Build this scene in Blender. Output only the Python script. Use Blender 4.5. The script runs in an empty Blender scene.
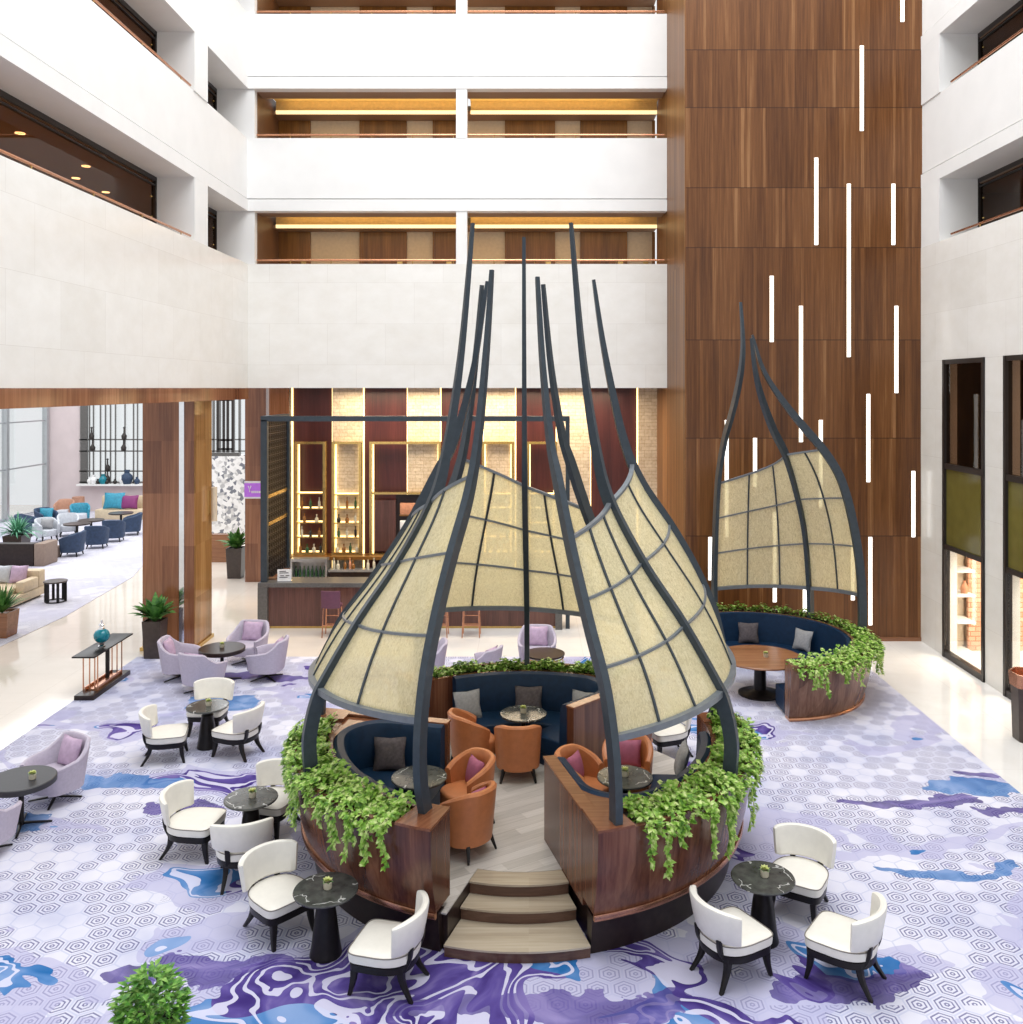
import bpy, bmesh, math, random
from mathutils import Vector, Matrix
from math import sin, cos, pi, radians as R
S = bpy.context.scene
COL = S.collection
rnd = random.Random(7)
F, CX, CY, H = 915.0, 530.0, 388.0, 6.0        # focal length in pixels, vanishing point, eye height

def fl(x, y, z=0.0):
    "floor-plan point of a pixel lying on the horizontal plane z"
    Y = F*(H-z)/(y-CY)
    return ((x-CX)*Y/F, Y)
def pX(x, Y): return (x-CX)*Y/F
def pZ(y, Y): return H-(y-CY)*Y/F

# ------------------------------------------------------------------ materials
M = {}
class NT:
    "small node-graph helper"
    def __init__(s, name):
        s.m = bpy.data.materials.new(name); s.m.use_nodes = True
        s.t = s.m.node_tree; s.b = s.t.nodes['Principled BSDF']
        M[name] = s.m
    def n(s, typ, **kw):
        nd = s.t.nodes.new(typ)
        for k, v in kw.items(): setattr(nd, k, v)
        return nd
    def put(s, sock, v):
        if v is None: return
        if isinstance(v, bpy.types.NodeSocket): s.t.links.new(v, sock)
        else: sock.default_value = v
    def ma(s, op, a, b=None, c=None, clamp=False):
        nd = s.n('ShaderNodeMath', operation=op, use_clamp=clamp)
        for i, v in enumerate((a, b, c)): s.put(nd.inputs[i], v)
        return nd.outputs[0]
    def vm(s, op, a, b=None, sc=None):
        nd = s.n('ShaderNodeVectorMath', operation=op)
        s.put(nd.inputs[0], a)
        if b is not None: s.put(nd.inputs[1], b)
        if sc is not None: s.put(nd.inputs['Scale'], sc)
        return nd.outputs[0]
    def pos(s): return s.n('ShaderNodeNewGeometry').outputs['Position']
    def obj(s): return s.n('ShaderNodeTexCoord').outputs['Object']
    def noise(s, v, scale, detail=3, rough=.5, dist=0, out=0):
        nd = s.n('ShaderNodeTexNoise'); s.put(nd.inputs['Vector'], v)
        nd.inputs['Scale'].default_value = scale; nd.inputs['Detail'].default_value = detail
        nd.inputs['Roughness'].default_value = rough; nd.inputs['Distortion'].default_value = dist
        return nd.outputs[out]
    def ramp(s, f, stops, interp='LINEAR'):
        nd = s.n('ShaderNodeValToRGB'); s.put(nd.inputs[0], f); cr = nd.color_ramp; cr.interpolation = interp
        while len(cr.elements) < len(stops): cr.elements.new(.5)
        for e, (p, c) in zip(cr.elements, stops):
            e.position = p; e.color = (*c, 1) if len(c) == 3 else c
        return nd.outputs[0]
    def mix(s, f, a, b, mode='MIX'):
        nd = s.n('ShaderNodeMix', data_type='RGBA', blend_type=mode)
        s.put(nd.inputs[0], f)
        for i, v in ((6, a), (7, b)): s.put(nd.inputs[i], (*v, 1) if isinstance(v, tuple) and len(v) == 3 else v)
        return nd.outputs[2]
    def sep(s, v):
        nd = s.n('ShaderNodeSeparateXYZ'); s.put(nd.inputs[0], v); return nd.outputs
    def comb(s, x, y, z=0.0):
        nd = s.n('ShaderNodeCombineXYZ')
        for i, v in enumerate((x, y, z)): s.put(nd.inputs[i], v)
        return nd.outputs[0]
    def bump(s, h, st=.3, d=.01):
        nd = s.n('ShaderNodeBump'); nd.inputs['Strength'].default_value = st; nd.inputs['Distance'].default_value = d
        s.put(nd.inputs['Height'], h); s.t.links.new(nd.outputs[0], s.b.inputs['Normal'])
    def set(s, col=None, rough=None, metal=None, spec=None, **kw):
        b = s.b.inputs
        if col is not None: s.put(b['Base Color'], (*col, 1) if isinstance(col, tuple) else col)
        s.put(b['Roughness'], rough); s.put(b['Metallic'], metal); s.put(b['Specular IOR Level'], spec)
        for k, v in kw.items(): s.put(b[k.replace('_', ' ')], v)
        return s.m

def plain(name, col, rough=.5, metal=0, var=.08, scale=12, spec=.5, bump=0, emis=None, es=1):
    s = NT(name)
    f = s.noise(s.obj(), scale, 3)
    lo = tuple(max(0, c*(1-var)) for c in col); hi = tuple(min(1, c*(1+var)) for c in col)
    s.set(s.ramp(f, [(.3, lo), (.7, hi)]), rough, metal, spec)
    if bump: s.bump(s.noise(s.obj(), scale*8, 2), bump, .004)
    if emis:
        s.b.inputs['Emission Color'].default_value = (*emis, 1); s.b.inputs['Emission Strength'].default_value = es
    return s.m

def grain(name, dark, mid, light, vscale=1.0, rough=.35, axis='z', strips=None, spec=.5, local=True):
    "timber: fine grain stretched along one axis, optional veneer strips of differing tone"
    s = NT(name); p = s.obj() if local else s.pos()
    st = {'z': (1, 1, .04), 'x': (.04, 1, 1), 'y': (1, .04, 1)}[axis]
    v = s.vm('MULTIPLY', p, st)
    f = s.noise(v, 38*vscale, 4, .6, .3)
    g = s.noise(v, 5*vscale, 2)
    f = s.ma('ADD', s.ma('MULTIPLY', f, .55), s.ma('MULTIPLY', g, .45))
    if strips:
        w = s.n('ShaderNodeTexWhiteNoise', noise_dimensions='3D')
        c = s.vm('FLOOR', s.vm('DIVIDE', s.vm('ADD', p, (.013, .017, .011)), strips)); s.put(w.inputs['Vector'], c)
        f = s.ma('ADD', f, s.ma('MULTIPLY', s.ma('SUBTRACT', w.outputs[0], .5), .22))
    s.set(s.ramp(f, [(.3, dark), (.5, mid), (.7, light)]), rough, 0, spec)
    s.bump(f, .08, .003)
    return s.m

def mk_materials():
    # walnut feature wall: wide panels, strips of veneer
    s = NT('walnut_wall'); p = s.pos(); x, y, z = s.sep(p)
    h = s.ma('ADD', x, y)
    v = s.comb(s.ma('MULTIPLY', h, 1), 0, s.ma('MULTIPLY', z, .03))
    f = s.noise(v, 17, 6, .7, .2); g = s.noise(v, 2.3, 2)
    jz = [1.0, 2.49, 4.81, 7.14, 9.46, 10.8, 12.7, 14.1, 16.5]
    band = None
    for q in (2.49, 4.81, 7.14, 9.33, 10.75, 12.65, 14.02):
        t = s.ma('GREATER_THAN', z, q); band = t if band is None else s.ma('ADD', band, t)
    w = s.n('ShaderNodeTexWhiteNoise', noise_dimensions='2D')
    s.put(w.inputs['Vector'], s.comb(s.ma('FLOOR', s.ma('DIVIDE', h, .62)), band))
    w2 = s.n('ShaderNodeTexWhiteNoise', noise_dimensions='2D')
    s.put(w2.inputs['Vector'], s.comb(s.ma('FLOOR', s.ma('DIVIDE', h, .075)), band))
    light = s.ma('MULTIPLY', s.ma('GREATER_THAN', w2.outputs[0], .86), .13)
    f = s.ma('ADD', s.ma('ADD', s.ma('MULTIPLY', f, .7), s.ma('MULTIPLY', g, .3)), s.ma('MULTIPLY', s.ma('SUBTRACT', w.outputs[0], .5), .14))
    f = s.ma('ADD', f, light)
    col = s.ramp(f, [(.27, (.048, .016, .005)), (.46, (.112, .041, .012)), (.6, (.165, .066, .021)), (.82, (.31, .155, .065))])
    dj = None
    for q in (2.49, 4.81, 7.14, 9.33, 10.75, 12.65, 14.02):
        t = s.ma('LESS_THAN', s.ma('ABSOLUTE', s.ma('SUBTRACT', z, q)), .012)
        dj = t if dj is None else s.ma('ADD', dj, t)
    col = s.mix(s.ma('MULTIPLY', dj, .7), col, (.03, .012, .006))
    s.set(col, .3, 0, .35)
    grain('walnut_return', (.1, .04, .014), (.19, .085, .03), (.3, .15, .06), .5, .4, 'z', (.2, .12, 9), spec=.2, local=False)
    # copper toned polished veneer used on columns, fascia
    grain('walnut_gloss', (.13, .045, .022), (.24, .095, .045), (.36, .16, .08), .5, .12, 'z', (.6, .6, 1.2), local=False)
    grain('walnut_gold_sheen', (.2, .1, .03), (.34, .17, .06), (.46, .26, .1), .5, .1, 'z', (.6, .6, 1.2), local=False)  # column veneer with its golden side reflection put into the colour
    grain('mahogany', (.055, .018, .01), (.12, .044, .024), (.21, .09, .05), .55, .22, 'z', (.16, .16, 9), local=False)
    grain('mahogany_light', (.09, .038, .022), (.17, .08, .045), (.27, .14, .085), .55, .25, 'z', (.16, .16, 9), local=False)
    grain('mahogany_top', (.12, .04, .018), (.2, .075, .035), (.29, .12, .06), .8, .2, 'x')
    grain('door_wood', (.11, .045, .008), (.2, .085, .015), (.3, .14, .03), .8, .3, 'z', local=False)
    grain('plum_panel', (.032, .006, .007), (.055, .011, .01), (.085, .02, .018), .8, .35, 'z', local=False)
    grain('bar_front', (.06, .024, .018), (.11, .045, .035), (.17, .075, .055), 1, .3, 'z', (.4, .4, 9), local=False)
    grain('table_wood', (.16, .06, .025), (.26, .11, .05), (.36, .17, .08), 1, .25, 'x')
    grain('step_wood', (.3, .24, .17), (.41, .34, .25), (.5, .43, .33), .8, .4, 'x', (9, .12, 9), local=False)
    grain('riser_wood', (.06, .03, .02), (.1, .05, .032), (.15, .08, .055), .8, .3, 'x')
    # grey plank deck
    s = NT('deck_wood'); p = s.pos(); x, y, z = s.sep(p)
    a = R(32); u = s.ma('ADD', s.ma('MULTIPLY', x, cos(a)), s.ma('MULTIPLY', y, sin(a)))
    w_ = s.ma('SUBTRACT', s.ma('MULTIPLY', y, cos(a)), s.ma('MULTIPLY', x, sin(a)))
    row = s.ma('FLOOR', s.ma('DIVIDE', w_, .16))
    wn = s.n('ShaderNodeTexWhiteNoise', noise_dimensions='2D'); s.put(wn.inputs['Vector'], s.comb(row, s.ma('FLOOR', s.ma('ADD', s.ma('DIVIDE', u, 1.1), s.ma('MULTIPLY', row, .37)))))
    gr = s.noise(s.comb(s.ma('MULTIPLY', u, .06), w_), 30, 4, .6)
    f = s.ma('ADD', s.ma('MULTIPLY', gr, .6), s.ma('MULTIPLY', wn.outputs[0], .4))
    jn = s.ma('LESS_THAN', s.ma('FLOORED_MODULO', w_, .16), .005)
    s.set(s.mix(s.ma('MULTIPLY', jn, .5), s.ramp(f, [(.2, (.33, .31, .29)), (.5, (.46, .43, .4)), (.8, (.58, .55, .52))]), (.15, .13, .12)), .4)
    # walls
    s = NT('plaster'); s.set(s.ramp(s.noise(s.pos(), 1.5, 3), [(.3, (.78, .777, .765)), (.7, (.82, .817, .805))]), .6)
    for nm, axis in (('stone_side', 'y'), ('stone_back', 'x')):
        s = NT(nm); x, y, z = s.sep(s.pos()); h = y if axis == 'y' else x
        br = s.n('ShaderNodeTexBrick'); s.put(br.inputs['Vector'], s.comb(h, s.ma('SUBTRACT', z, .02)))
        br.inputs['Scale'].default_value = 1; br.inputs['Brick Width'].default_value = 1.55; br.inputs['Row Height'].default_value = 1.1
        br.inputs['Mortar Size'].default_value = .004; br.inputs['Mortar Smooth'].default_value = .3; br.offset = .5
        br.inputs['Color1'].default_value = (.78, .765, .715, 1); br.inputs['Color2'].default_value = (.85, .84, .8, 1); br.inputs['Mortar'].default_value = (.6, .57, .52, 1)
        n2 = s.noise(s.comb(s.ma('MULTIPLY', h, .7), z), 2.5, 5, .6)
        s.set(s.mix(.45, br.outputs[0], s.ramp(n2, [(.3, (.76, .73, .68)), (.7, (.89, .875, .85))])), .22, 0, .5)
    # polished marble floor
    s = NT('marble'); p = s.pos()
    br = s.n('ShaderNodeTexBrick'); s.put(br.inputs['Vector'], p); br.offset = 0
    br.inputs['Scale'].default_value = 1; br.inputs['Brick Width'].default_value = 1.2; br.inputs['Row Height'].default_value = 1.2; br.inputs['Mortar Size'].default_value = .004
    br.inputs['Color1'].default_value = (.84, .82, .78, 1); br.inputs['Color2'].default_value = (.88, .86, .82, 1); br.inputs['Mortar'].default_value = (.55, .5, .45, 1)
    x, y, z = s.sep(p)
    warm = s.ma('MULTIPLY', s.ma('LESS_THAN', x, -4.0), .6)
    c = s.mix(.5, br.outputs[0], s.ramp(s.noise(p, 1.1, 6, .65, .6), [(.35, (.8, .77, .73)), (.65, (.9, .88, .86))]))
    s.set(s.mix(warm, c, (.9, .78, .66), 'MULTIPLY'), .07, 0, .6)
    carpet(); carpet('carpet_lounge', 1)
    # upholstery, metals and the rest
    plain('white_leather', (.8, .77, .7), .42, var=.03, bump=.1)
    plain('piping', (.2, .18, .16), .6)
    plain('black_wood', (.012, .01, .01), .35, var=.3, spec=.25)
    plain('navy_leather', (.006, .024, .06), .42, var=.15, bump=.15, spec=.25)
    plain('orange_leather', (.47, .165, .06), .42, var=.08, bump=.15)
    plain('lavender', (.5, .45, .54), .85, var=.06, bump=.3, scale=30)
    plain('lavender_pillow', (.5, .36, .5), .6, var=.12, bump=.3)
    plain('plum_pillow', (.33, .09, .16), .7, var=.15, bump=.3)
    plain('grey_pillow', (.3, .3, .31), .85, var=.12, bump=.4, scale=25)
    plain('brown_pillow', (.085, .07, .075), .85, var=.25, bump=.4, scale=25)
    plain('slate_metal', (.04, .053, .066), .35, .1, var=.12, spec=.35)
    plain('cove_glow_gold', (.72, .5, .2), .5)  # warm glow inside the cove trays, put into their colour
    plain('black_top', (.03, .03, .035), .5)
    plain('slate_metal_lit', (.17, .19, .21), .35, .3, var=.1)  # rib slate made paler: highlight on rails and rims put into the colour
    plain('bright_metal', (.5, .52, .54), .3, .8, var=.05)
    plain('copper', (.55, .27, .16), .25, .9, var=.08)
    plain('brass', (.62, .42, .15), .25, .9, var=.08)
    plain('chrome', (.75, .75, .77), .12, 1, var=.03)
    plain('plinth_dark', (.022, .013, .011), .3, var=.3, spec=.3)
    plain('soil', (.035, .022, .014), .95, var=.4, scale=40)
    plain('grey_stone', (.11, .105, .1), .35, var=.2, scale=18)
    plain('dark_pot', (.05, .034, .028), .3, var=.2)
    plain('cream', (.66, .56, .42), .6, var=.06)
    plain('brown_wall', (.17, .09, .05), .45, var=.1, scale=2)
    plain('brown_ceiling', (.3, .19, .13), .6, var=.05, scale=2)
    plain('dark_frame', (.028, .022, .02), .35, .3)
    plain('olive', (.15, .13, .03), .18, 0, var=.12, scale=3)
    plain('plum_seat', (.12, .04, .075), .5)
    plain('navy_fabric', (.03, .055, .11), .7, var=.2)
    plain('pale_fabric', (.5, .52, .56), .8)
    plain('teal_fabric', (.03, .25, .36), .6, var=.3, scale=20)
    plain('magenta_fabric', (.2, .025, .13), .6)
    plain('sofa_cream', (.62, .5, .34), .7)
    plain('taupe', (.26, .19, .15), .7)
    plain('lilac_wall', (.62, .53, .53), .5, var=.05, scale=1.5)
    plain('lampshade', (.45, .24, .16), .7)
    plain('purple_sign', (.36, .12, .55), .4, emis=(.4, .13, .65), es=.35)
    plain('sign_white', (.85, .85, .88), .4)
    plain('paper', (.8, .8, .8), .6)
    plain('turquoise', (.005, .2, .26), .1, .0, var=.3, scale=6)
    plain('rose', (.62, .66, .25), .6, var=.2, scale=60)
    plain('terracotta', (.55, .25, .14), .5, var=.2)
    for nm, c, e in (('led_white', (1, .98, .95), 1.6), ('cove_warm', (1, .74, .34), 1.2), ('led_warm', (1, .7, .27), 2.6), ('downlight', (1, .72, .4), 5)):
        s = NT(nm); s.set((.8, .8, .8)); s.b.inputs['Emission Color'].default_value = (*c, 1); s.b.inputs['Emission Strength'].default_value = e
    for nm, c in (('leaf', [(.32, (.07, .2, .012)), (.5, (.24, .44, .05)), (.66, (.6, .7, .28))]), ('leaf_mid', [(.3, (.03, .14, .015)), (.5, (.1, .28, .03)), (.7, (.3, .5, .12))]), ('leaf_dark', [(.3, (.02, .1, .02)), (.7, (.14, .34, .07))]),
                  ('palm_leaf', [(.3, (.03, .16, .09)), (.7, (.16, .42, .25))])):
        s = NT(nm); s.set(s.ramp(s.noise(s.obj(), 14, 2), c), .45, 0, .4)
    for nm, c in (('bottle_amber', (.25, .1, .02)), ('bottle_clear', (.6, .55, .42)), ('bottle_green', (.03, .09, .03)), ('bottle_dark', (.02, .015, .012))):
        plain(nm, c, .12, var=.1)
    # honed dark stone with white veins
    s = NT('vein_stone'); v = s.obj(); w = s.vm('ADD', v, s.vm('SCALE', s.noise(v, 3, 3, out=1), sc=.35))
    vo = s.n('ShaderNodeTexVoronoi', feature='DISTANCE_TO_EDGE'); s.put(vo.inputs['Vector'], w); vo.inputs['Scale'].default_value = 3.2
    mk = s.ma('MULTIPLY', s.ma('LESS_THAN', vo.outputs[0], .012), s.ma('GREATER_THAN', s.noise(v, 4, 2), .5))
    s.set(s.mix(s.ma('MULTIPLY', mk, .7), s.ramp(s.noise(v, 9, 4), [(.3, (.035, .036, .034)), (.7, (.085, .088, .08))]), (.6, .6, .58)), .2, 0, .5)
    # split-face stone behind the bar
    s = NT('split_stone'); x, y, z = s.sep(s.pos())
    br = s.n('ShaderNodeTexBrick'); s.put(br.inputs['Vector'], s.comb(x, z)); br.inputs['Scale'].default_value = 1
    br.inputs['Brick Width'].default_value = .22; br.inputs['Row Height'].default_value = .1; br.inputs['Mortar Size'].default_value = .007; br.offset_frequency = 3; br.offset = .37
    br.inputs['Color1'].default_value = (.55, .45, .33, 1); br.inputs['Color2'].default_value = (.74, .65, .52, 1); br.inputs['Mortar'].default_value = (.4, .31, .2, 1)
    n2 = s.noise(s.pos(), 14, 4); s.set(s.mix(.4, br.outputs[0], s.ramp(n2, [(.3, (.34, .26, .17)), (.7, (.66, .57, .44))])), .8); s.bump(n2, .6, .03)
    # orange lit brick in the shop
    s = NT('shop_brick'); x, y, z = s.sep(s.pos())
    br = s.n('ShaderNodeTexBrick'); s.put(br.inputs['Vector'], s.comb(s.ma('ADD', x, y), z)); br.inputs['Scale'].default_value = 1
    br.inputs['Brick Width'].default_value = .24; br.inputs['Row Height'].default_value = .11; br.inputs['Mortar Size'].default_value = .012
    br.inputs['Color1'].default_value = (.62, .3, .18, 1); br.inputs['Color2'].default_value = (.75, .48, .34, 1); br.inputs['Mortar'].default_value = (.45, .2, .12, 1); s.set(br.outputs[0], .7)
    # pebbly white display wall of the far lounge
    s = NT('pebble'); vo = s.n('ShaderNodeTexVoronoi'); s.put(vo.inputs['Vector'], s.pos()); vo.inputs['Scale'].default_value = 8
    s.set(s.ramp(s.sep(vo.outputs['Color'])[0], [(.15, (.16, .17, .2)), (.35, (.55, .54, .53)), (.6, (.8, .79, .78))]), .6)
    # fibre-laminated amber glass of the canopies
    s = NT('fibre_glass'); v = s.obj()
    fb = s.noise(s.vm('MULTIPLY', v, (1, 1, .35)), 34, 4, .7, 1.5)
    s.set(s.ramp(fb, [(.3, (.9, .8, .5)), (.5, (.98, .92, .68)), (.7, (1, .97, .84))]), .25, 0, .5)
    tr = s.n('ShaderNodeBsdfTransparent'); tr.inputs[0].default_value = (1, .94, .74, 1)
    tl = s.n('ShaderNodeBsdfTranslucent'); tl.inputs[0].default_value = (1, .95, .73, 1)
    m1 = s.n('ShaderNodeMixShader'); m1.inputs[0].default_value = .55
    s.t.links.new(s.b.outputs[0], m1.inputs[1]); s.t.links.new(tl.outputs[0], m1.inputs[2])
    m2 = s.n('ShaderNodeMixShader'); s.put(m2.inputs[0], s.ma('ADD', .27, s.ma('MULTIPLY', s.ma('SUBTRACT', .6, fb, clamp=True), .9), clamp=True))
    s.t.links.new(m1.outputs[0], m2.inputs[1]); s.t.links.new(tr.outputs[0], m2.inputs[2])
    s.t.links.new(m2.outputs[0], s.t.nodes['Material Output'].inputs[0])
    # window glass: clear with a mirror sheen
    for nm, k, tint in (('glass', .1, (.95, .96, .96)), ('smoke_glass', .07, (.72, .6, .5))):
        s = NT(nm); g = s.n('ShaderNodeBsdfGlossy'); g.inputs['Roughness'].default_value = .02
        tr = s.n('ShaderNodeBsdfTransparent'); tr.inputs[0].default_value = (*tint, 1)
        fr = s.n('ShaderNodeLayerWeight'); fr.inputs[0].default_value = .5
        m2 = s.n('ShaderNodeMixShader'); s.put(m2.inputs[0], s.ma('ADD', s.ma('MULTIPLY', s.ma('POWER', fr.outputs[1], 4.0), .6 if nm == 'glass' else .18), k-.04, clamp=True))
        s.t.links.new(tr.outputs[0], m2.inputs[1]); s.t.links.new(g.outputs[0], m2.inputs[2])
        s.t.links.new(m2.outputs[0], s.t.nodes['Material Output'].inputs[0])

def carpet(name='carpet', calm=0):
    s = NT(name); p = s.pos(); x0, y0, z0 = s.sep(p)
    sc = .27
    x = s.ma('DIVIDE', x0, sc); y = s.ma('DIVIDE', y0, sc); ry = 1.7320508
    fm = lambda a, b: s.ma('FLOORED_MODULO', a, b)
    ax = s.ma('SUBTRACT', fm(x, 1.0), .5); ay = s.ma('SUBTRACT', fm(y, ry), ry/2)
    bx = s.ma('SUBTRACT', fm(s.ma('SUBTRACT', x, .5), 1.0), .5); by = s.ma('SUBTRACT', fm(s.ma('SUBTRACT', y, ry/2), ry), ry/2)
    da = s.ma('ADD', s.ma('MULTIPLY', ax, ax), s.ma('MULTIPLY', ay, ay)); db = s.ma('ADD', s.ma('MULTIPLY', bx, bx), s.ma('MULTIPLY', by, by))
    k = s.ma('LESS_THAN', da, db); k1 = s.ma('SUBTRACT', 1.0, k)
    gx = s.ma('ADD', s.ma('MULTIPLY', k, ax), s.ma('MULTIPLY', k1, bx)); gy = s.ma('ADD', s.ma('MULTIPLY', k, ay), s.ma('MULTIPLY', k1, by))
    agx = s.ma('ABSOLUTE', gx); agy = s.ma('ABSOLUTE', gy)
    hd = s.ma('MAXIMUM', s.ma('ADD', s.ma('MULTIPLY', agx, .5), s.ma('MULTIPLY', agy, .8660254)), agx)
    ring = s.ma('GREATER_THAN', s.ma('FRACT', s.ma('ADD', s.ma('MULTIPLY', hd, 6.6), .35)), .6)
    cell = s.comb(s.ma('MULTIPLY', s.ma('SUBTRACT', x, gx), sc), s.ma('MULTIPLY', s.ma('SUBTRACT', y, gy), sc))
    cn = s.noise(cell, 1.15, 2); wn = s.n('ShaderNodeTexWhiteNoise', noise_dimensions='2D'); s.put(wn.inputs['Vector'], s.vm('ADD', cell, (.031, .017, 0)))
    on = s.ma('GREATER_THAN', s.ma('ADD', s.ma('MULTIPLY', cn, .8), s.ma('MULTIPLY', wn.outputs[0], .3)), .49)
    hexl = s.ma('MULTIPLY', s.ma('MULTIPLY', ring, on), s.ma('LESS_THAN', hd, .47))
    lat = s.ma('GREATER_THAN', hd, .465)
    base = s.ramp(s.noise(p, .55, 4, .6), [(.32, (.46, .48, .64)), (.48, (.62, .62, .73)), (.7, (.74, .73, .79))])
    base = s.mix(s.ma('MULTIPLY', lat, .4), base, (.36, .4, .6))
    base = s.mix(s.ma('MULTIPLY', hexl, .8), base, (.09, .09, .24))
    # painterly swirls: two warps of the plan position
    wv = s.vm('ADD', p, s.vm('SCALE', s.vm('SUBTRACT', s.noise(p, .42, 2, out=1), (.5, .5, .5)), sc=3.4))
    wv = s.vm('ADD', wv, s.vm('SCALE', s.vm('SUBTRACT', s.noise(wv, 1.3, 2, out=1), (.5, .5, .5)), sc=.9))
    n = s.noise(s.vm('MULTIPLY', wv, (.55, 1.15, 1)), .62, 2, .45)
    near = s.n('ShaderNodeMapRange'); s.put(near.inputs[0], y0)
    for i, v in ((1, 8.5), (2, 11.0), (3, .2), (4, 0.0)): near.inputs[i].default_value = v
    q = s.ma('ADD', n, near.outputs[0])
    wx, wy, wz = s.sep(s.vm('ADD', p, s.vm('SCALE', s.vm('SUBTRACT', s.noise(p, 1.6, 3, out=1), (.5, .5, .5)), sc=1.1)))
    def blob(bx_, by_, rx, ry_):
        u = s.ma('DIVIDE', s.ma('SUBTRACT', wx, bx_), rx); v = s.ma('DIVIDE', s.ma('SUBTRACT', wy, by_), ry_)
        return s.ma('LESS_THAN', s.ma('ADD', s.ma('MULTIPLY', u, u), s.ma('MULTIPLY', v, v)), 1.0)
    def blobs(L):
        o = None
        for b in L:
            t = blob(*b); o = t if o is None else s.ma('MAXIMUM', o, t)
        return o
    purple = s.ramp(s.noise(wv, 2.4, 3), [(.35, (.045, .025, .16)), (.55, (.1, .07, .28)), (.75, (.25, .2, .45))])
    blue = s.ramp(s.noise(wv, 1.9, 2), [(.35, (.02, .13, .36)), (.52, (.08, .21, .47)), (.75, (.25, .36, .6))])
    lav = (.4, .39, .6)
    if calm:
        s.set(s.mix(.55, s.mix(s.ma('MULTIPLY', s.ma('GREATER_THAN', n, .56), .5), base, lav), (.6, .58, .61)), .95, 0, .1); return
    c = s.mix(s.ma('MULTIPLY', s.ma('GREATER_THAN', q, .565), .6), base, lav)
    hue = s.noise(p, .33, 2)
    c = s.mix(s.ma('GREATER_THAN', q, .645), c, s.mix(s.ma('GREATER_THAN', hue, .52), purple, blue))
    # pale outlines that follow the swirls like wave crests
    cr = s.ma('MULTIPLY', s.ma('GREATER_THAN', q, .652), s.ma('LESS_THAN', s.ma('FRACT', s.ma('MULTIPLY', q, 21)), .32))
    c = s.mix(s.ma('MULTIPLY', cr, .8), c, (.66, .65, .8))
    c = s.mix(s.ma('MULTIPLY', blobs([(-6.0, 14.0, .95, .26), (-7.5, 12.6, 1.0, .2), (6.6, 13.6, .75, .33), (5.1, 11.3, .85, .14), (6.1, 18.2, .5, .15), (-5.9, 17.4, .7, .4)]), .85), c, blue)
    c = s.mix(s.ma('MULTIPLY', blobs([(5.6, 13.15, 1.05, .17), (6.9, 14.2, .45, .16), (6.9, 12.9, .6, .1), (6.0, 18.5, .5, .1), (-4.9, 13.1, .55, .16), (-5.6, 19.0, 1.2, .25), (-3.4, 9.5, 1.0, .22), (3.2, 9.2, .9, .24), (.2, 8.8, 1.6, .2)]), .85), c, purple)
    s.set(c, .95, 0, .1)
    s.bump(s.noise(p, 90, 2), .3, .006)
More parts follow.
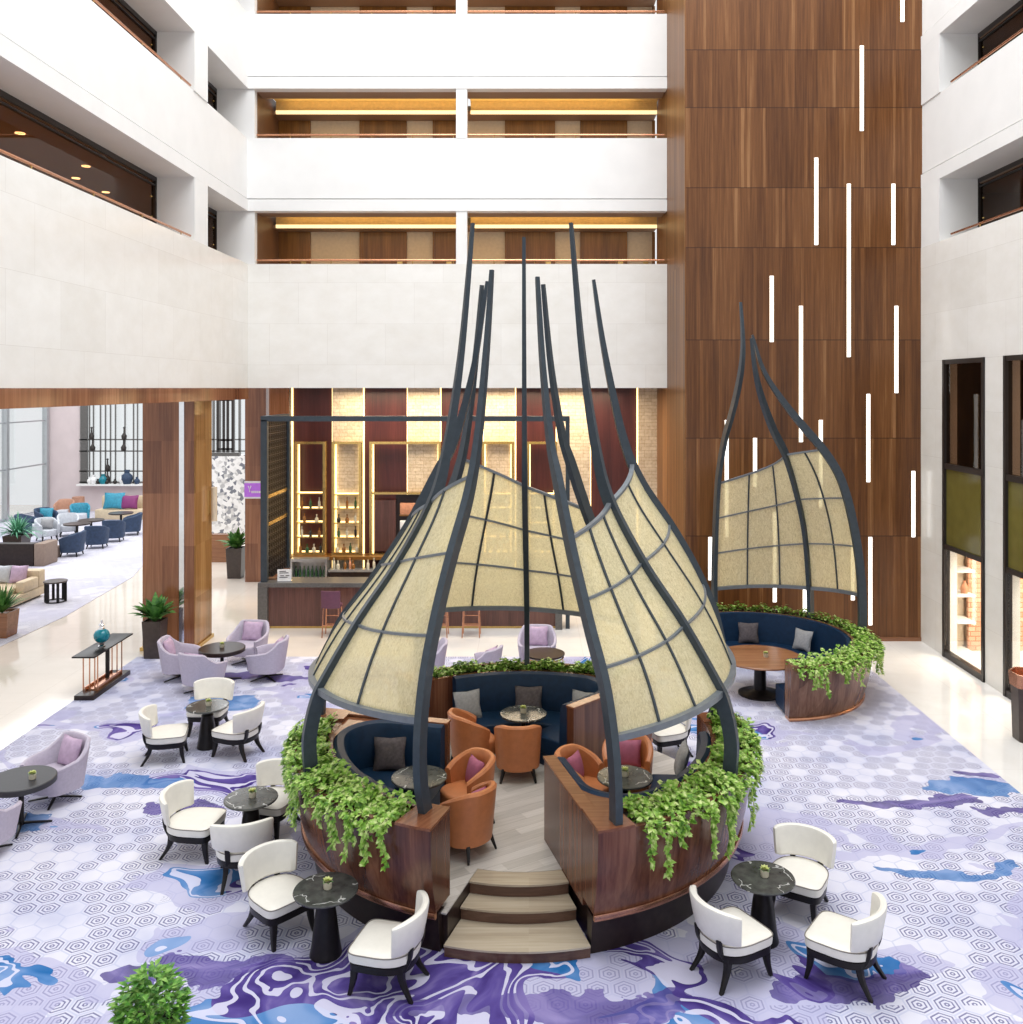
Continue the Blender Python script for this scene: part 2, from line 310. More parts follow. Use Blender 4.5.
# ------------------------------------------------------------------ mesh helpers
class MB:
    def __init__(s): s.bm = bmesh.new()
    def loft(s, rings, cap=True, closed=True):
        vr = [[s.bm.verts.new(p) for p in r] for r in rings]
        n = len(vr[0])
        for a, b in zip(vr, vr[1:]):
            for i in range(n if closed else n-1):
                j = (i+1) % n
                s.bm.faces.new((a[i], a[j], b[j], b[i]))
        if cap and closed:
            s.bm.faces.new(vr[0][::-1]); s.bm.faces.new(vr[-1])
        return s
    def box(s, x0, x1, y0, y1, z0, z1):
        return s.loft([[(x0, y0, z), (x1, y0, z), (x1, y1, z), (x0, y1, z)] for z in (z0, z1)])
    def prism(s, poly, z0, z1):
        return s.loft([[(x, y, z) for x, y in poly] for z in (z0, z1)])
    def lathe(s, prof, n=28, c=(0, 0, 0)):
        return s.loft([[(c[0]+r*cos(2*pi*i/n), c[1]+r*sin(2*pi*i/n), c[2]+z) for i in range(n)] for r, z in prof])
    def tube(s, path, r, n=8, r1=None):
        path = [Vector(p) for p in path]; rings = []; prev = None
        for i, p in enumerate(path):
            t = (path[min(i+1, len(path)-1)]-path[max(i-1, 0)]).normalized()
            if prev is None: a = t.cross(Vector((0, 0, 1)) if abs(t.z) < .95 else Vector((1, 0, 0))).normalized()
            else: a = (prev-t*prev.dot(t)).normalized()
            prev = a; b = t.cross(a)
            rr = r if r1 is None else r+(r1-r)*i/(len(path)-1)
            rings.append([p+a*rr*cos(2*pi*k/n)+b*rr*sin(2*pi*k/n) for k in range(n)])
        return s.loft(rings)
    def bar(s, p, q, w, h=None, w1=None):
        "square bar from p to q, w across, h the other way"
        p, q = Vector(p), Vector(q); t = (q-p).normalized(); h = h or w; k = 1 if w1 is None else w1/w
        a = t.cross(Vector((0, 0, 1)) if abs(t.z) < .95 else Vector((0, 1, 0))).normalized(); b = t.cross(a)
        return s.loft([[c+a*w/2*f*i+b*h/2*f*j for i, j in ((-1, -1), (1, -1), (1, 1), (-1, 1))] for c, f in ((p, 1), (q, k))])
    def sweep(s, path, frames, sec):
        "section points (u, v) carried along a path with given (u-axis, v-axis) pairs"
        return s.loft([[Vector(p)+Vector(f[0])*u+Vector(f[1])*v for u, v in (sec(i) if callable(sec) else sec)] for i, (p, f) in enumerate(zip(path, frames))])
    def leaf(s, p, d, up, L, W):
        d = Vector(d).normalized(); sd = d.cross(Vector(up))
        if sd.length < 1e-3: sd = Vector((1, 0, 0))
        sd.normalize(); nn = sd.cross(d); p = Vector(p)
        v = [s.bm.verts.new(q) for q in (p, p+d*L*.4+sd*W/2+nn*L*.08, p+d*L-nn*L*.12, p+d*L*.4-sd*W/2+nn*L*.08, p+d*L*.45)]
        s.bm.faces.new((v[0], v[1], v[4])); s.bm.faces.new((v[1], v[2], v[4])); s.bm.faces.new((v[2], v[3], v[4])); s.bm.faces.new((v[3], v[0], v[4]))
    def build(s, name, mat, parent=None, smooth=True, bev=0, seg=2, label=None, ang=38, recalc=True):
        bm = s.bm
        if recalc: bmesh.ops.recalc_face_normals(bm, faces=bm.faces[:])
        if bev:
            es = [e for e in bm.edges if len(e.link_faces) == 2 and e.calc_face_angle(0) > R(40)]
            bmesh.ops.bevel(bm, geom=es, offset=bev, segments=seg, affect='EDGES', profile=.5, clamp_overlap=True)
        me = bpy.data.meshes.new(name); bm.to_mesh(me); bm.free()
        if smooth:
            me.shade_smooth(); me.set_sharp_from_angle(angle=R(ang))
        me.materials.append(M[mat])
        o = bpy.data.objects.new(name, me); COL.objects.link(o)
        if parent: o.parent = parent
        if label: o['label'] = label
        return o

def tag(o, label, cat, group=None, kind=None):
    o['label'] = label; o['category'] = cat
    if group: o['group'] = group
    if kind: o['kind'] = kind
    return o
def thing(name, label, cat, loc=(0, 0, 0), rz=0, group=None):
    o = bpy.data.objects.new(name, None); COL.objects.link(o); o.empty_display_size = .2
    o.location = loc; o.rotation_euler = (0, 0, R(rz))
    return tag(o, label, cat, group)
def dup(root, loc, rz, label, group=None):
    def cp(o, par):
        c = o.copy(); COL.objects.link(c); c.parent = par
        for ch in KIDS(o): cp(ch, c)
        return c
    c = cp(root, None); c.location = loc; c.rotation_euler = (0, 0, R(rz)); c['label'] = label
    if group: c['group'] = group
    return c
def KIDS(o): return [c for c in COL.objects if c.parent == o]
def struct(name, mb, mat, parent=None, **kw):
    o = mb.build(name, mat, parent, **kw)
    if parent is None: o['kind'] = 'structure'
    return o
def B(*a): return MB().box(*a)

def crv(pts, n):
    "Catmull-Rom through points (tuples), n samples"
    P = [pts[0]]+list(pts)+[pts[-1]]; out = []; m = len(pts)-1
    for k in range(n):
        t = k/(n-1)*m; i = min(int(t), m-1); f = t-i
        a, b, c, d = P[i], P[i+1], P[i+2], P[i+3]
        out.append(tuple(.5*(2*b[j]+(c[j]-a[j])*f+(2*a[j]-5*b[j]+4*c[j]-d[j])*f*f+(3*b[j]-a[j]-3*c[j]+d[j])*f**3) for j in range(len(b))))
    return out
def lerp1(tab, z):
    for (a, b), (c, d) in zip(tab, tab[1:]):
        if z <= c: return b+(d-b)*(z-a)/(c-a)
    return tab[-1][1]

def superpoly(a, b, e=2.6, n=28, off=(0, 0)):
    out = []
    for i in range(n):
        t = 2*pi*i/n; c, q = cos(t), sin(t)
        out.append((off[0]+a*math.copysign(abs(c)**(2/e), c), off[1]+b*math.copysign(abs(q)**(2/e), q)))
    return out
def cushion(mb, a, b, z0, z1, e=3, off=(0, 0), r=.03):
    "rounded slab"
    rings = []
    for k in range(5):
        t = k/4*pi/2; rings.append([(x, y, z0+r*(1-cos(t)) if False else z0+r-r*cos(t)) for x, y in superpoly(a-r+r*sin(t), b-r+r*sin(t), e, 32, off)])
    for k in range(5):
        t = k/4*pi/2; rings.append([(x, y, z1-r+r*sin(t)) for x, y in superpoly(a-r+r*cos(t), b-r+r*cos(t), e, 32, off)])
    rings.append([(x, y, z1+.012) for x, y in superpoly(a*.5, b*.5, e, 32, off)])
    return mb.loft(rings)
def pillow_bm(w, h, t):
    "a stuffed square pillow standing in the local YZ plane, x is its thickness"
    n = 10; mb = MB(); g = {}
    for sd in (-1, 1):
        for i in range(n+1):
            for j in range(n+1):
                u, v = i/n*2-1, j/n*2-1
                k = (max(0, 1-u*u)*max(0, 1-v*v))**.42
                pin = 1-.09*(1-abs(u*v))*max(abs(u), abs(v))**3
                key = (i, j, 0 if k == 0 else sd)
                if key not in g: g[key] = mb.bm.verts.new((sd*t/2*k if k else 0, u*w/2*pin, v*h/2*pin))
        for i in range(n):
            for j in range(n):
                q = [g.get((a, b, sd)) or g[(a, b, 0)] for a, b in ((i, j), (i+1, j), (i+1, j+1), (i, j+1))]
                mb.bm.faces.new(q)
    return mb
def tub(mb, rx, ry, zb, ztop, T, th, flare=.06, n=25, m=7, e=2.3):
    "upholstered shell round the back of a seat: theta 0 is the back, +-T the arm fronts"
    rings = []
    def pt(t, r_, f, z):
        c, q = cos(t), sin(t)
        cx, cy = math.copysign(abs(c)**(2/e), c), math.copysign(abs(q)**(2/e), q)
        return (-(rx+r_+flare*f)*cx, (ry+r_+flare*f*.5)*cy, z)
    for i in range(n):
        t = -T+2*T*i/(n-1); zt = ztop(abs(t)/T); r = []
        for k in range(m): f = k/(m-1); r.append(pt(t, 0, f, zb+(zt-zb)*f))
        r.append(pt(t, -th*.25, 1, zt+th*.3)); r.append(pt(t, -th*.75, 1, zt+th*.3))
        for k in range(m-1, -1, -1): f = k/(m-1); r.append(pt(t, -th, f, zb+(zt-zb)*f))
        rings.append(r)
    return mb.loft(rings)
# ------------------------------------------------------------------ the room
YB, YW, XL, XR = 24.5, 21.7, -7.55, 9.27      # stone back wall, walnut wall, left and right atrium faces
LV = [(9.32, 10.74), (12.70, 14.02), (16.03, 17.38)]   # gallery openings

def room():
    struct('floor', B(-32, 12, 3, 47, -.2, 0), 'marble', smooth=False)
    o = struct('floor', B(-8.75, 7.25, 3.5, 20.4, 0, .012), 'carpet', smooth=False); o.name = 'floor_carpet'
    o = struct('floor', MB().prism([(-24, 20.6), (-12.3, 20.6), (-12.2, 24), (-12.6, 29), (-13.6, 33), (-14.3, 44.5), (-24, 44.5)], 0, .012), 'carpet_lounge', smooth=False); o.name = 'floor_lounge_carpet'
    # back wall: stone, then plaster bands; each band ends in a lip below a shadow groove
    w = struct('wall_back', B(-7.55, 3.7, YB, YB+.3, H, LV[0][0]), 'stone_back', smooth=False)
    wl = struct('wall_left', B(XL-.3, XL, 7, YB, H, LV[0][0]), 'stone_side', smooth=False)
    wr = struct('wall_right', MB().box(XR, XR+.3, 20.5, YW, 0, LV[0][0]).box(XR, XR+.3, 18.64, 20.5, 6.63, LV[0][0]).box(XR, XR+.3, 17.86, 18.64, 0, LV[0][0])
                .box(XR, XR+.3, 16.0, 17.86, 6.63, LV[0][0]).box(XR, XR+.3, 7, 16.0, 0, LV[0][0]), 'stone_side', smooth=False)
    tops = [LV[1][0], LV[2][0], 19.2]
    bb, bl, br = MB(), MB(), MB()
    for (z0, z1), zt in zip(LV, tops):
        bb.box(-7.6, 3.7, YB+.03, YB+.3, z1+.345, zt).box(-7.55, 3.7, YB-.0, YB+.3, z1, z1+.31).box(-7.6, 3.7, YB+.12, YB+.3, z1+.31, z1+.345)
        bl.box(XL-.3, XL-.03, 7, YB+.3, z1+.345, zt).box(XL-.3, XL, 7, YB+.3, z1, z1+.31).box(XL-.3, XL-.12, 7, YB+.3, z1+.31, z1+.345)
        br.box(XR+.03, XR+.3, 7, YW, z1+.345, zt).box(XR, XR+.3, 7, YW, z1, z1+.31).box(XR+.12, XR+.3, 7, YW, z1+.31, z1+.345)
    for nm, b in (('wall_back_plaster', bb), ('wall_left_plaster', bl), ('wall_right_plaster', br)): struct(nm, b, 'plaster', smooth=False)
    # galleries behind the openings
    pier = MB(); soff = MB(); flo = MB(); brn = MB(); crm = MB()
    for k, (z0, z1) in enumerate(LV):
        zf = z0-1.05
        flo.box(-11.5, XL-.3, 7, 24.9, zf-.25, zf).box(XR+.3, 13, 7, YW, zf-.25, zf).box(-7.5, 3.6, YB+.3, 27.2, zf-.25, zf)
        # left: soffit, deep piers, end wall
        soff.box(XL-.95, XL-.3, 7, YB+.3, z1, z1+.1)
        pier.box(XL-.9, XL-.002, 20.6, 21.45, z0, z1)
        pier.box(XL-.9, XL, YB+.05, YB+.3, z0, z1)
        pier.box(XL, XL+.16, YB+.05, YB+.28, z0, z1)
        # right
        soff.box(XR+.3, XR+.95, 7, YW, z1, z1+.1)
        pier.box(XR+.002, XR+.91, 20.72, YW-.01, z0-(.0), z1)
        # back pier between the two long openings
        pier.box(pX(456, YB), pX(467, YB), YB+.02, YB+.3, z0, z1)
        # rooms: brown walls, corridor end
        brn.box(-11.7, -11.5, 7, 24.9, zf, z1+.3).box(-11.5, XL-.9, 24.8, 24.95, zf, z1+.3).box(12.9, 13.1, 7, YW+.2, zf, z1+.3).box(XR+.9, 13, YW, YW+.15, zf, z1+.3)
        brn.box(-7.55, pX(277, 27), 26.6, 27.1, zf, z1+.3).box(-7.56, -7.4, YB+.3, 27, zf, z1+.3)
        crm.box(-7.4, 3.6, 27.0, 27.2, zf, z1+.3)
    struct('trim_1', pier, 'plaster', smooth=False); struct('trim_2', soff, 'plaster', smooth=False); struct('trim_3', flo, 'cream', smooth=False)
    struct('trim_4', brn, 'brown_wall', smooth=False); struct('trim_5', crm, 'cream', smooth=False)
    cl = MB()
    for k, (z0, z1) in enumerate(LV):
        cl.box(-11.6, XL-.9, 7, 24.9, z1-.12, z1+.02); cl.box(XR+.9, 13, 7, YW, z1-.12, z1+.02)
        cl.box(-7.5, 3.65, YB+.3, 25.35, z1+.0, z1+.06).box(-7.5, 3.65, 26.35, 27.1, z1-.14, z1-.04)      # corridor ceiling either side of the cove tray
    struct('ceiling', cl, 'brown_ceiling', smooth=False)
    names = ['lower', 'middle', 'upper']
    for k, (z0, z1) in enumerate(LV):
        # cove tray with its warm strip
        for j, (a, b) in enumerate(((-7.3, pX(456, YB)+.05), (pX(467, YB)-.02, 3.65))):
            t = thing('cove_light', 'warm glowing ceiling cove in %s back gallery, %s the white pier' % (names[k], ('left of', 'right of')[j]), 'ceiling light', ((a+b)/2, 25.85, z1), 0, 'gallery ceiling coves')
            h = (b-a)/2
            B(-h, h, .42, .5, -.14, -.05).build('light_strip', 'cove_warm', t, smooth=False); B(-h, h, .44, .5, -.05, .2).build('cove_back', 'cove_glow_gold', t, smooth=False)
            MB().box(-h, h, -.5, .44, .2, .26).box(-h, h, -.5, -.46, .0, .2).build('tray', 'cove_glow_gold', t, smooth=False)
        # timber doors of the rooms along the corridor
        n = 0
        for a, b in ((277, 311), (360, 407), (433, 456), (505, 555), (580, 627), (653, 680)):
            if k == 2 and n > 3: pass
            d = struct('door_%d' % (k*6+n+1), MB().box(pX(a, 27), min(pX(b, 27), 3.6), 26.93, 27.0, z0-1.05, z1-.15).box(pX(a, 27), pX(a, 27)+.05, 26.9, 26.95, z0-1.05, z1-.15), 'door_wood', smooth=False)
            MB().box(-.08, .08, -.02, 0, -.05, .05).build('sign_plate', 'brass', d, smooth=False).location = (min(pX(b, 27), 3.6)-.2, 26.93, z0+.35)
            n += 1
        # copper handrails on small posts
        t = thing('handrail', 'copper handrail on short posts above %s white back parapet' % names[k], 'handrail', ((-7.4+3.66)/2, YB+.2, z0), 0, 'gallery handrails')
        MB().tube([(-5.5, 0, .13), (5.5, 0, .13)], .028).build('rail', 'copper', t)
        for q in range(-5, 6): MB().tube([(q*1.1-.2, 0, 0), (q*1.1-.2, 0, .12)], .014, 6).build('post', 'brass', t)
        t = thing('handrail', 'copper handrail along %s left gallery window' % names[k], 'handrail', (XL-.08, 13, z0), 0, 'gallery handrails')
        MB().tube([(0, -5.5, .1), (0, 7.55, .1)], .026).build('rail', 'copper', t)
        for q in range(-5, 8, 2): MB().tube([(0, q, 0), (0, q, .1)], .012, 6).build('post', 'brass', t)
        t = thing('handrail', 'copper handrail along %s right gallery window' % names[k], 'handrail', (XR+.08, 14, z0), 0, 'gallery handrails')
        MB().tube([(0, -6, .1), (0, 6.3, .1)], .026).build('rail', 'copper', t)
        for q in range(-5, 6, 2): MB().tube([(0, q, 0), (0, q, .1)], .012, 6).build('post', 'brass', t)
        # gallery windows left and right: dark frames, smoked panes
        def gwin(i, x, y0, y1):
            zt = z1-.0
            w = struct('window_%d' % i, MB().box(x-.05, x+.05, y0, y1, zt-.1, zt).box(x-.05, x+.05, y0, y0+.07, z0-1, zt).box(x-.05, x+.05, y1-.07, y1, z0-1, zt).box(x-.04, x+.04, y0, y1, zt-.2, zt-.17), 'dark_frame', smooth=False)
            B(x-.006, x+.006, y0+.06, y1-.06, z0-1, zt-.06).build('pane', 'smoke_glass', w, smooth=False)
            for f in ((y1-.2, z0+.5), (y1-.2, z0+.95)):
                MB().lathe([(.0, -.012), (.03, -.012), (.03, .012), (0, .012)], 10, (0, 0, 0)).build('glass_fitting', 'brass', w).location = (x, f[0], f[1])
        gwin(10+k*3, XL-.9, 7, 20.6); gwin(11+k*3, XL-.9, 21.45, 24.6); gwin(12+k*3, XR+.92, 7, 20.75)
    for k, (x, y, z) in enumerate(((-9.24, 16.58, LV[0][1]), (-9.24, 19.04, LV[0][1]), (-9.99, 20.13, LV[0][1]), (-10.0, 21.57, LV[0][1]))):
        tag(MB().lathe([(.001, -.002), (.075, -.002), (.085, -.012), (.085, 0)], 16).build('downlight', 'downlight'),
            ['large round downlight nearest the left edge in left gallery ceiling', 'larger round downlight along the left gallery ceiling, larger one right of centre', 'small downlight deep inside the left gallery', 'small downlight farthest along the left gallery ceiling', 'nearest downlight of the left gallery ceiling'][k], 'downlight', 'left gallery downlights').location = (x, y, z-.118)
    # walnut feature wall with its return, and light base
    struct('wall_feature', B(3.69, XR+.3, YW, YW+.3, 0, 19.2), 'walnut_wall', smooth=False)
    struct('wall_feature_return', MB().box(3.67, 3.69, YW, YB+2, 0, 19.2), 'walnut_return', smooth=False)
    struct('baseboard_back', B(3.69, XR, YW-.03, YW, 0, .09), 'table_wood', smooth=False)
    # strips of light let into the walnut wall (x, y0, y1 in the photo)
    L = [(902, -40, 22), (861.5, 46, 131), (816, 158, 245), (848.5, 184, 357), (893, 184, 245), (771.5, 276, 342), (800.7, 306, 442), (896, 306, 393), (868, 394, 482), (913, 471, 537), (820.5, 420, 507),
         (754.8, 438, 487), (726.5, 420, 537), (774.5, 512, 602), (710, 537, 580), (870, 537, 625), (804.5, 589, 612), (852.5, 512, 600), (890, -120, -30), (745, 20, 20)]
    L = [l for l in L if l[2]-l[1] > 5 and l[2] > 0]; L.sort()
    od = 'leftmost second third fourth fifth sixth seventh eighth ninth tenth eleventh twelfth thirteenth fourteenth fifteenth sixteenth seventeenth eighteenth nineteenth'.split()
    for i, (x, y0, y1) in enumerate(L):
        X = pX(x, YW); za, zb = pZ(y1, YW), pZ(y0, YW)
        nm = {902: 'topmost white light strip, at the right edge of the walnut wall', 848.5: 'longest white light strip, upper middle of the walnut wall'}.get(x) or 'vertical white light strip in walnut wall, %s counting from the left' % od[i]
        t = thing('light_strip', nm, 'wall light', (X, YW, za), 0, 'light strips in the walnut wall')
        B(-.045, .045, -.03, 0, 0, zb-za).build('diffuser', 'led_white', t, smooth=False, bev=.006)
        MB().box(-.055, -.045, -.02, 0, -.01, zb-za+.01).box(.045, .055, -.02, 0, -.01, zb-za+.01).build('housing', 'brass', t, smooth=False)
    # windows in the right stone wall
    for i, (y0, y1) in enumerate(((18.64, 20.5), (16.0, 17.86))):
        f = MB(); x = XR+.02
        for a, b in ((y0, y0+.09), (y1-.09, y1)): f.box(x-.06, x+.08, a, b, 0, 6.63)
        for a, b in ((0, .14), (2.42, 2.52), (4.2, 4.32), (6.53, 6.63)): f.box(x-.05, x+.08, y0, y1, a, b)
        w = struct('window_%d' % (i+1), f, 'dark_frame', smooth=False)
        B(x, x+.012, y0+.09, y1-.09, 4.32, 6.53).build('upper_pane', 'smoke_glass', w, smooth=False)
        B(x, x+.02, y0+.09, y1-.09, 2.52, 4.2).build('spandrel_panel', 'olive', w, smooth=False, label='olive green opaque glass panel')
        B(x, x+.012, y0+.09, y1-.09, .14, 2.42).build('lower_pane', 'glass', w, smooth=False)
    # the shop behind them
    struct('trim_6', MB().box(XR+.3, 13, 15.5, 21.6, 2.45, 2.6).box(XR+.5, 13, 15.5, 21.6, 6.7, 6.8), 'plaster', smooth=False)
    struct('wall_shop', MB().box(12.4, 12.6, 15.5, 21.6, 0, 2.45).box(XR+.3, 12.6, 21.2, 21.4, 0, 2.45), 'cream', smooth=False)
    struct('wall_shop_brick', MB().box(10.02, 10.75, 20.9, 21.0, 0, 2.45).box(11.1, 12.2, 20.9, 21.0, 0, 2.45), 'shop_brick', smooth=False)
    struct('wall_shop_upper', MB().box(11.2, 11.4, 15.5, 21.6, 2.6, 6.7).box(XR+.3, 11.4, 21.3, 21.5, 2.6, 6.7), 'plinth_dark', smooth=False)
    t = thing('display_shelf', 'pale shop shelf unit behind the right window glass', 'shelf', (9.8, 20.75, 0))
    for z in (.0, .7, 1.3, 1.85): B(-.2, .2, -.2, .35, z, z+.05).build('shelf_board', 'plaster', t, smooth=False)
    B(-.2, .2, .35, .4, 0, 2.3).build('back_panel', 'cream', t, smooth=False)
    tag(MB().lathe([(.0, 0), (.07, 0), (.09, .12), (.05, .2), (.03, .26), (.04, .28), (0, .28)], 16).build('vase', 'terracotta'), 'small copper coloured vase on the shop shelf behind right window', 'vase').location = (9.85, 20.75, 1.35)
    # left side: polished columns and fascia that carry the gallery
    struct('trim_7', B(XL-.02, XL+.012, 7, YB, 5.7, H-.002), 'walnut_gloss', smooth=False)
    f = MB().box(-8.85, -7.68, 20.9, 22.05, 0, H); c = struct('trim_8', f, 'walnut_gloss', smooth=False)
    B(-7.68, -7.665, 20.92, 22.04, 0, H).build('side_panel', 'walnut_gold_sheen', c, smooth=False)
    B(pX(179.5, 20.9), pX(184.5, 20.9), 20.87, 20.9, 0, H).build('chrome_strip', 'chrome', c, smooth=False)
    B(-8.9, -7.63, 20.86, 22.1, 0, .08).build('base_strip', 'brass', c, smooth=False)
    f = MB().box(pX(245, 28.3), pX(266, 28.3), 28.3, 29.2, 0, H); struct('trim_9', f, 'walnut_gloss', smooth=False)
    # bar recess
    struct('wall_bar', B(-6.95, 4.6, 26.6, 26.85, 0, H), 'plum_panel', smooth=False)
    struct('wall_bar_side', MB().box(-7.5, -6.95, 26.3, 26.85, 0, H), 'walnut_gloss', smooth=False)
    struct('ceiling_bar', MB().box(-7.5, 4.6, YB+.3, 27, H, H+.2), 'brown_ceiling', smooth=False)
    st = MB(); gl = MB()
    for a, b in ((286, 291.5), (333, 363), (408, 440), (484, 515), (557, 590), (638, 672)):
        st.box(pX(a, 26.5), pX(b, 26.5), 26.42, 26.6, .8, H)
        for e in (a, b): gl.box(pX(e, 26.5)-.03, pX(e, 26.5)+.03, 26.5, 26.58, .8, H)
    struct('trim_10', st, 'split_stone', smooth=False); struct('trim_11', gl, 'led_warm', smooth=False)
    struct('ledge', MB().box(-6.9, 3.6, 26.05, 26.6, 1.1, 1.2), 'door_wood', smooth=False, bev=.01).name = 'trim_12'
    # far lounge shell
    lw = MB(); 
    lw.box(-23.6, -21.95, 44.6, 44.9, 0, 7).box(-21.95, -9, 44.6, 44.9, 0, 1.35)
    struct('wall_lounge', lw, 'lilac_wall', smooth=False)
    wf = MB()
    for x in (-23.5,):
        for y in (25, 29, 33, 37, 41, 44.4): wf.box(x-.12, x+.12, y-.1, y+.1, 0, 7)
        for z in (0.1, 2.3, 4.4): wf.box(x-.05, x+.05, 24, 44.5, z, z+.06)
    w = struct('window_3', wf, 'bright_metal', smooth=False)
    B(-23.52, -23.5, 24, 44.5, 0, 7).build('pane', 'glass', w, smooth=False)
    wf = MB()
    X0, X1 = pX(80, 44.6), -9
    n = 0
    for x in (82.5, 90, 94, 101, 106, 111, 116, 125.5, 134, 138): wf.box(pX(x, 44.6)-(.06 if n == 0 else .018), pX(x, 44.6)+(.28 if n == 0 else .018), 44.5, 44.6, 1.35, 7); n += 1
    for y in (439.5, 451, 471, 482): wf.box(X0, X1, 44.5, 44.6, pZ(y, 44.6)-.03, pZ(y, 44.6)+.03)
    for x in (214, 220, 228, 234, 240): wf.box(pX(x, 44.6)-.05, pX(x, 44.6)+.05, 44.5, 44.6, 1.35, 7)
    w = struct('window_4', wf, 'grey_stone', smooth=False)
    B(X0, X1, 44.62, 44.64, 1.35, 7).build('pane', 'glass', w, smooth=False)
    struct('trim_13', B(-21.9, -9, 44.15, 44.6, 1.27, 1.35), 'plaster', smooth=False)
    struct('wall_display', MB().box(pX(210, 36), pX(246, 36), 36, 36.3, .0, pZ(455, 36)), 'pebble', smooth=False)
    gr = MB()
    for x in (218, 224, 228, 233): gr.box(pX(x, 36.6)-.05, pX(x, 36.6)+.05, 36.55, 36.6, 2.4, 6)
    for y in (400, 440, 449, 460, 470, 480): gr.box(pX(218, 36.6), pX(233, 36.6), 36.55, 36.6, pZ(y, 36.6)-.04, pZ(y, 36.6)+.04)
    struct('trim_14', gr, 'dark_frame', smooth=False)
    struct('trim_15', MB().box(pX(211, 34), pX(240, 34), 33.9, 34.1, pZ(456, 34), pZ(452.5, 34)), 'grey_stone', smooth=False)
# ------------------------------------------------------------------ furniture prototypes
def make_white_chair(name='lounge_chair', lab=''):
    t = thing(name, lab, 'chair')
    b = MB()
    def outline(o):                                     # seat plan: wide rounded front, rounder rear
        P = []
        for i in range(36):
            a = 2*pi*i/36; c, q = cos(a), sin(a)
            e = 7 if c > 0 else 2.6
            P.append(((.32-o)*math.copysign(abs(c)**(2/e), c)+.01, (.31-o-(.03 if c < 0 else 0)*abs(c))*math.copysign(abs(q)**(2/e), q)))
        return P
    def rz(o, z): return [(x, y, z) for x, y in outline(o)]
    b.loft([rz(.02, .335), rz(.0, .35), rz(-.005, .39), rz(.0, .435), rz(.022, .452), rz(.12, .462)]).build('seat', 'white_leather', t)
    p = MB().tube([(x, y, .437) for x, y in outline(-.004)]+[(*outline(-.004)[0], .437)], .006, 6).build('piping', 'piping'); p.parent = KIDS(t)[0]
    MB().loft([rz(.03, .25), rz(.012, .262), rz(.008, .33), rz(.02, .338)]).build('frame', 'black_wood', t)
    for sx, sy in ((1, 1), (1, -1), (-1, 1), (-1, -1)):
        if sx > 0: pa = crv([(.265, .225*sy, .3), (.275, .232*sy, .15), (.31, .25*sy, 0)], 6)
        else: pa = crv([(-.2, .18*sy, .3), (-.225, .19*sy, .16), (-.33, .225*sy, 0)], 6)
        l = MB(); l.loft([[(x+i*w, y+j*w, z) for i, j in ((-1, -1), (1, -1), (1, 1), (-1, 1))] for (x, y, z), w in zip(pa, (.034, .033, .03, .026, .022, .019))])
        l.build('leg', 'black_wood', t, bev=.004)
    for sy in (1, -1):
        MB().sweep(crv([(-.24, .15*sy, .28), (-.288, .16*sy, .38), (-.305, .165*sy, .5)], 6), [((1, 0, 0), (0, 1, 0))]*6, [(-.018, -.03), (.018, -.03), (.018, .03), (-.018, .03)]).build('back_post', 'black_wood', t, bev=.004)
    # curved wrap-round back, leaning outward, floating above the seat
    bk = MB(); rings = []; T = 54; n = 23
    for i in range(n):
        a = R(-T+2*T*i/(n-1)); k = abs(-1+2*i/(n-1)); zl, zh = .47, .81-.03*k**3
        en = .032*max(0, 1-(1-k)*9)                          # thin rounded ends
        r = []
        for ro, z in ((.335, zl+.02), (.347, zl), (.385, zl), (.4, zl+.02), (.43, (zl+zh)/2), (.452, zh-.03), (.445, zh-.005), (.415, zh+.005), (.39, zh-.005), (.378, zh-.04), (.362, (zl+zh)/2)):
            rm = .395; ro = rm+(ro-rm)*(1-en*14)
            zz = (zl+zh)/2+(z-(zl+zh)/2)*(1-en*2.2)
            r.append((.07-ro*cos(a)*1.04, ro*sin(a)*1.07, zz))
        rings.append(r)
    bk.loft(rings).build('backrest', 'white_leather', t)
    return t

def make_bistro(lab):
    t = thing('bistro_table', lab, 'table')
    MB().lathe([(0, .655), (.3, .655), (.335, .665), (.342, .68), (.335, .693), (0, .695)], 48).build('table_top', 'vein_stone', t)
    MB().lathe([(0, 0), (.165, 0), (.17, .012), (.165, .03), (.15, .12), (.112, .42), (.095, .52), (.1, .535), (.08, .56), (.055, .6), (.055, .655), (0, .655)], 32).build('pedestal', 'black_wood', t)
    return t
def make_pod_table(lab):
    t = thing('cocktail_table', lab, 'table')
    MB().lathe([(0, .645), (.33, .645), (.352, .655), (.352, .672), (.345, .68), (0, .682)], 48).build('table_top', 'vein_stone', t)
    MB().lathe([(0, .02), (.05, .02), (.036, .1), (.034, .6), (.09, .645), (0, .645)], 20).build('column', 'black_wood', t)
    MB().lathe([(0, 0), (.25, 0), (.255, .012), (.2, .025), (.05, .04), (0, .04)], 32).build('base', 'black_wood', t)
    return t
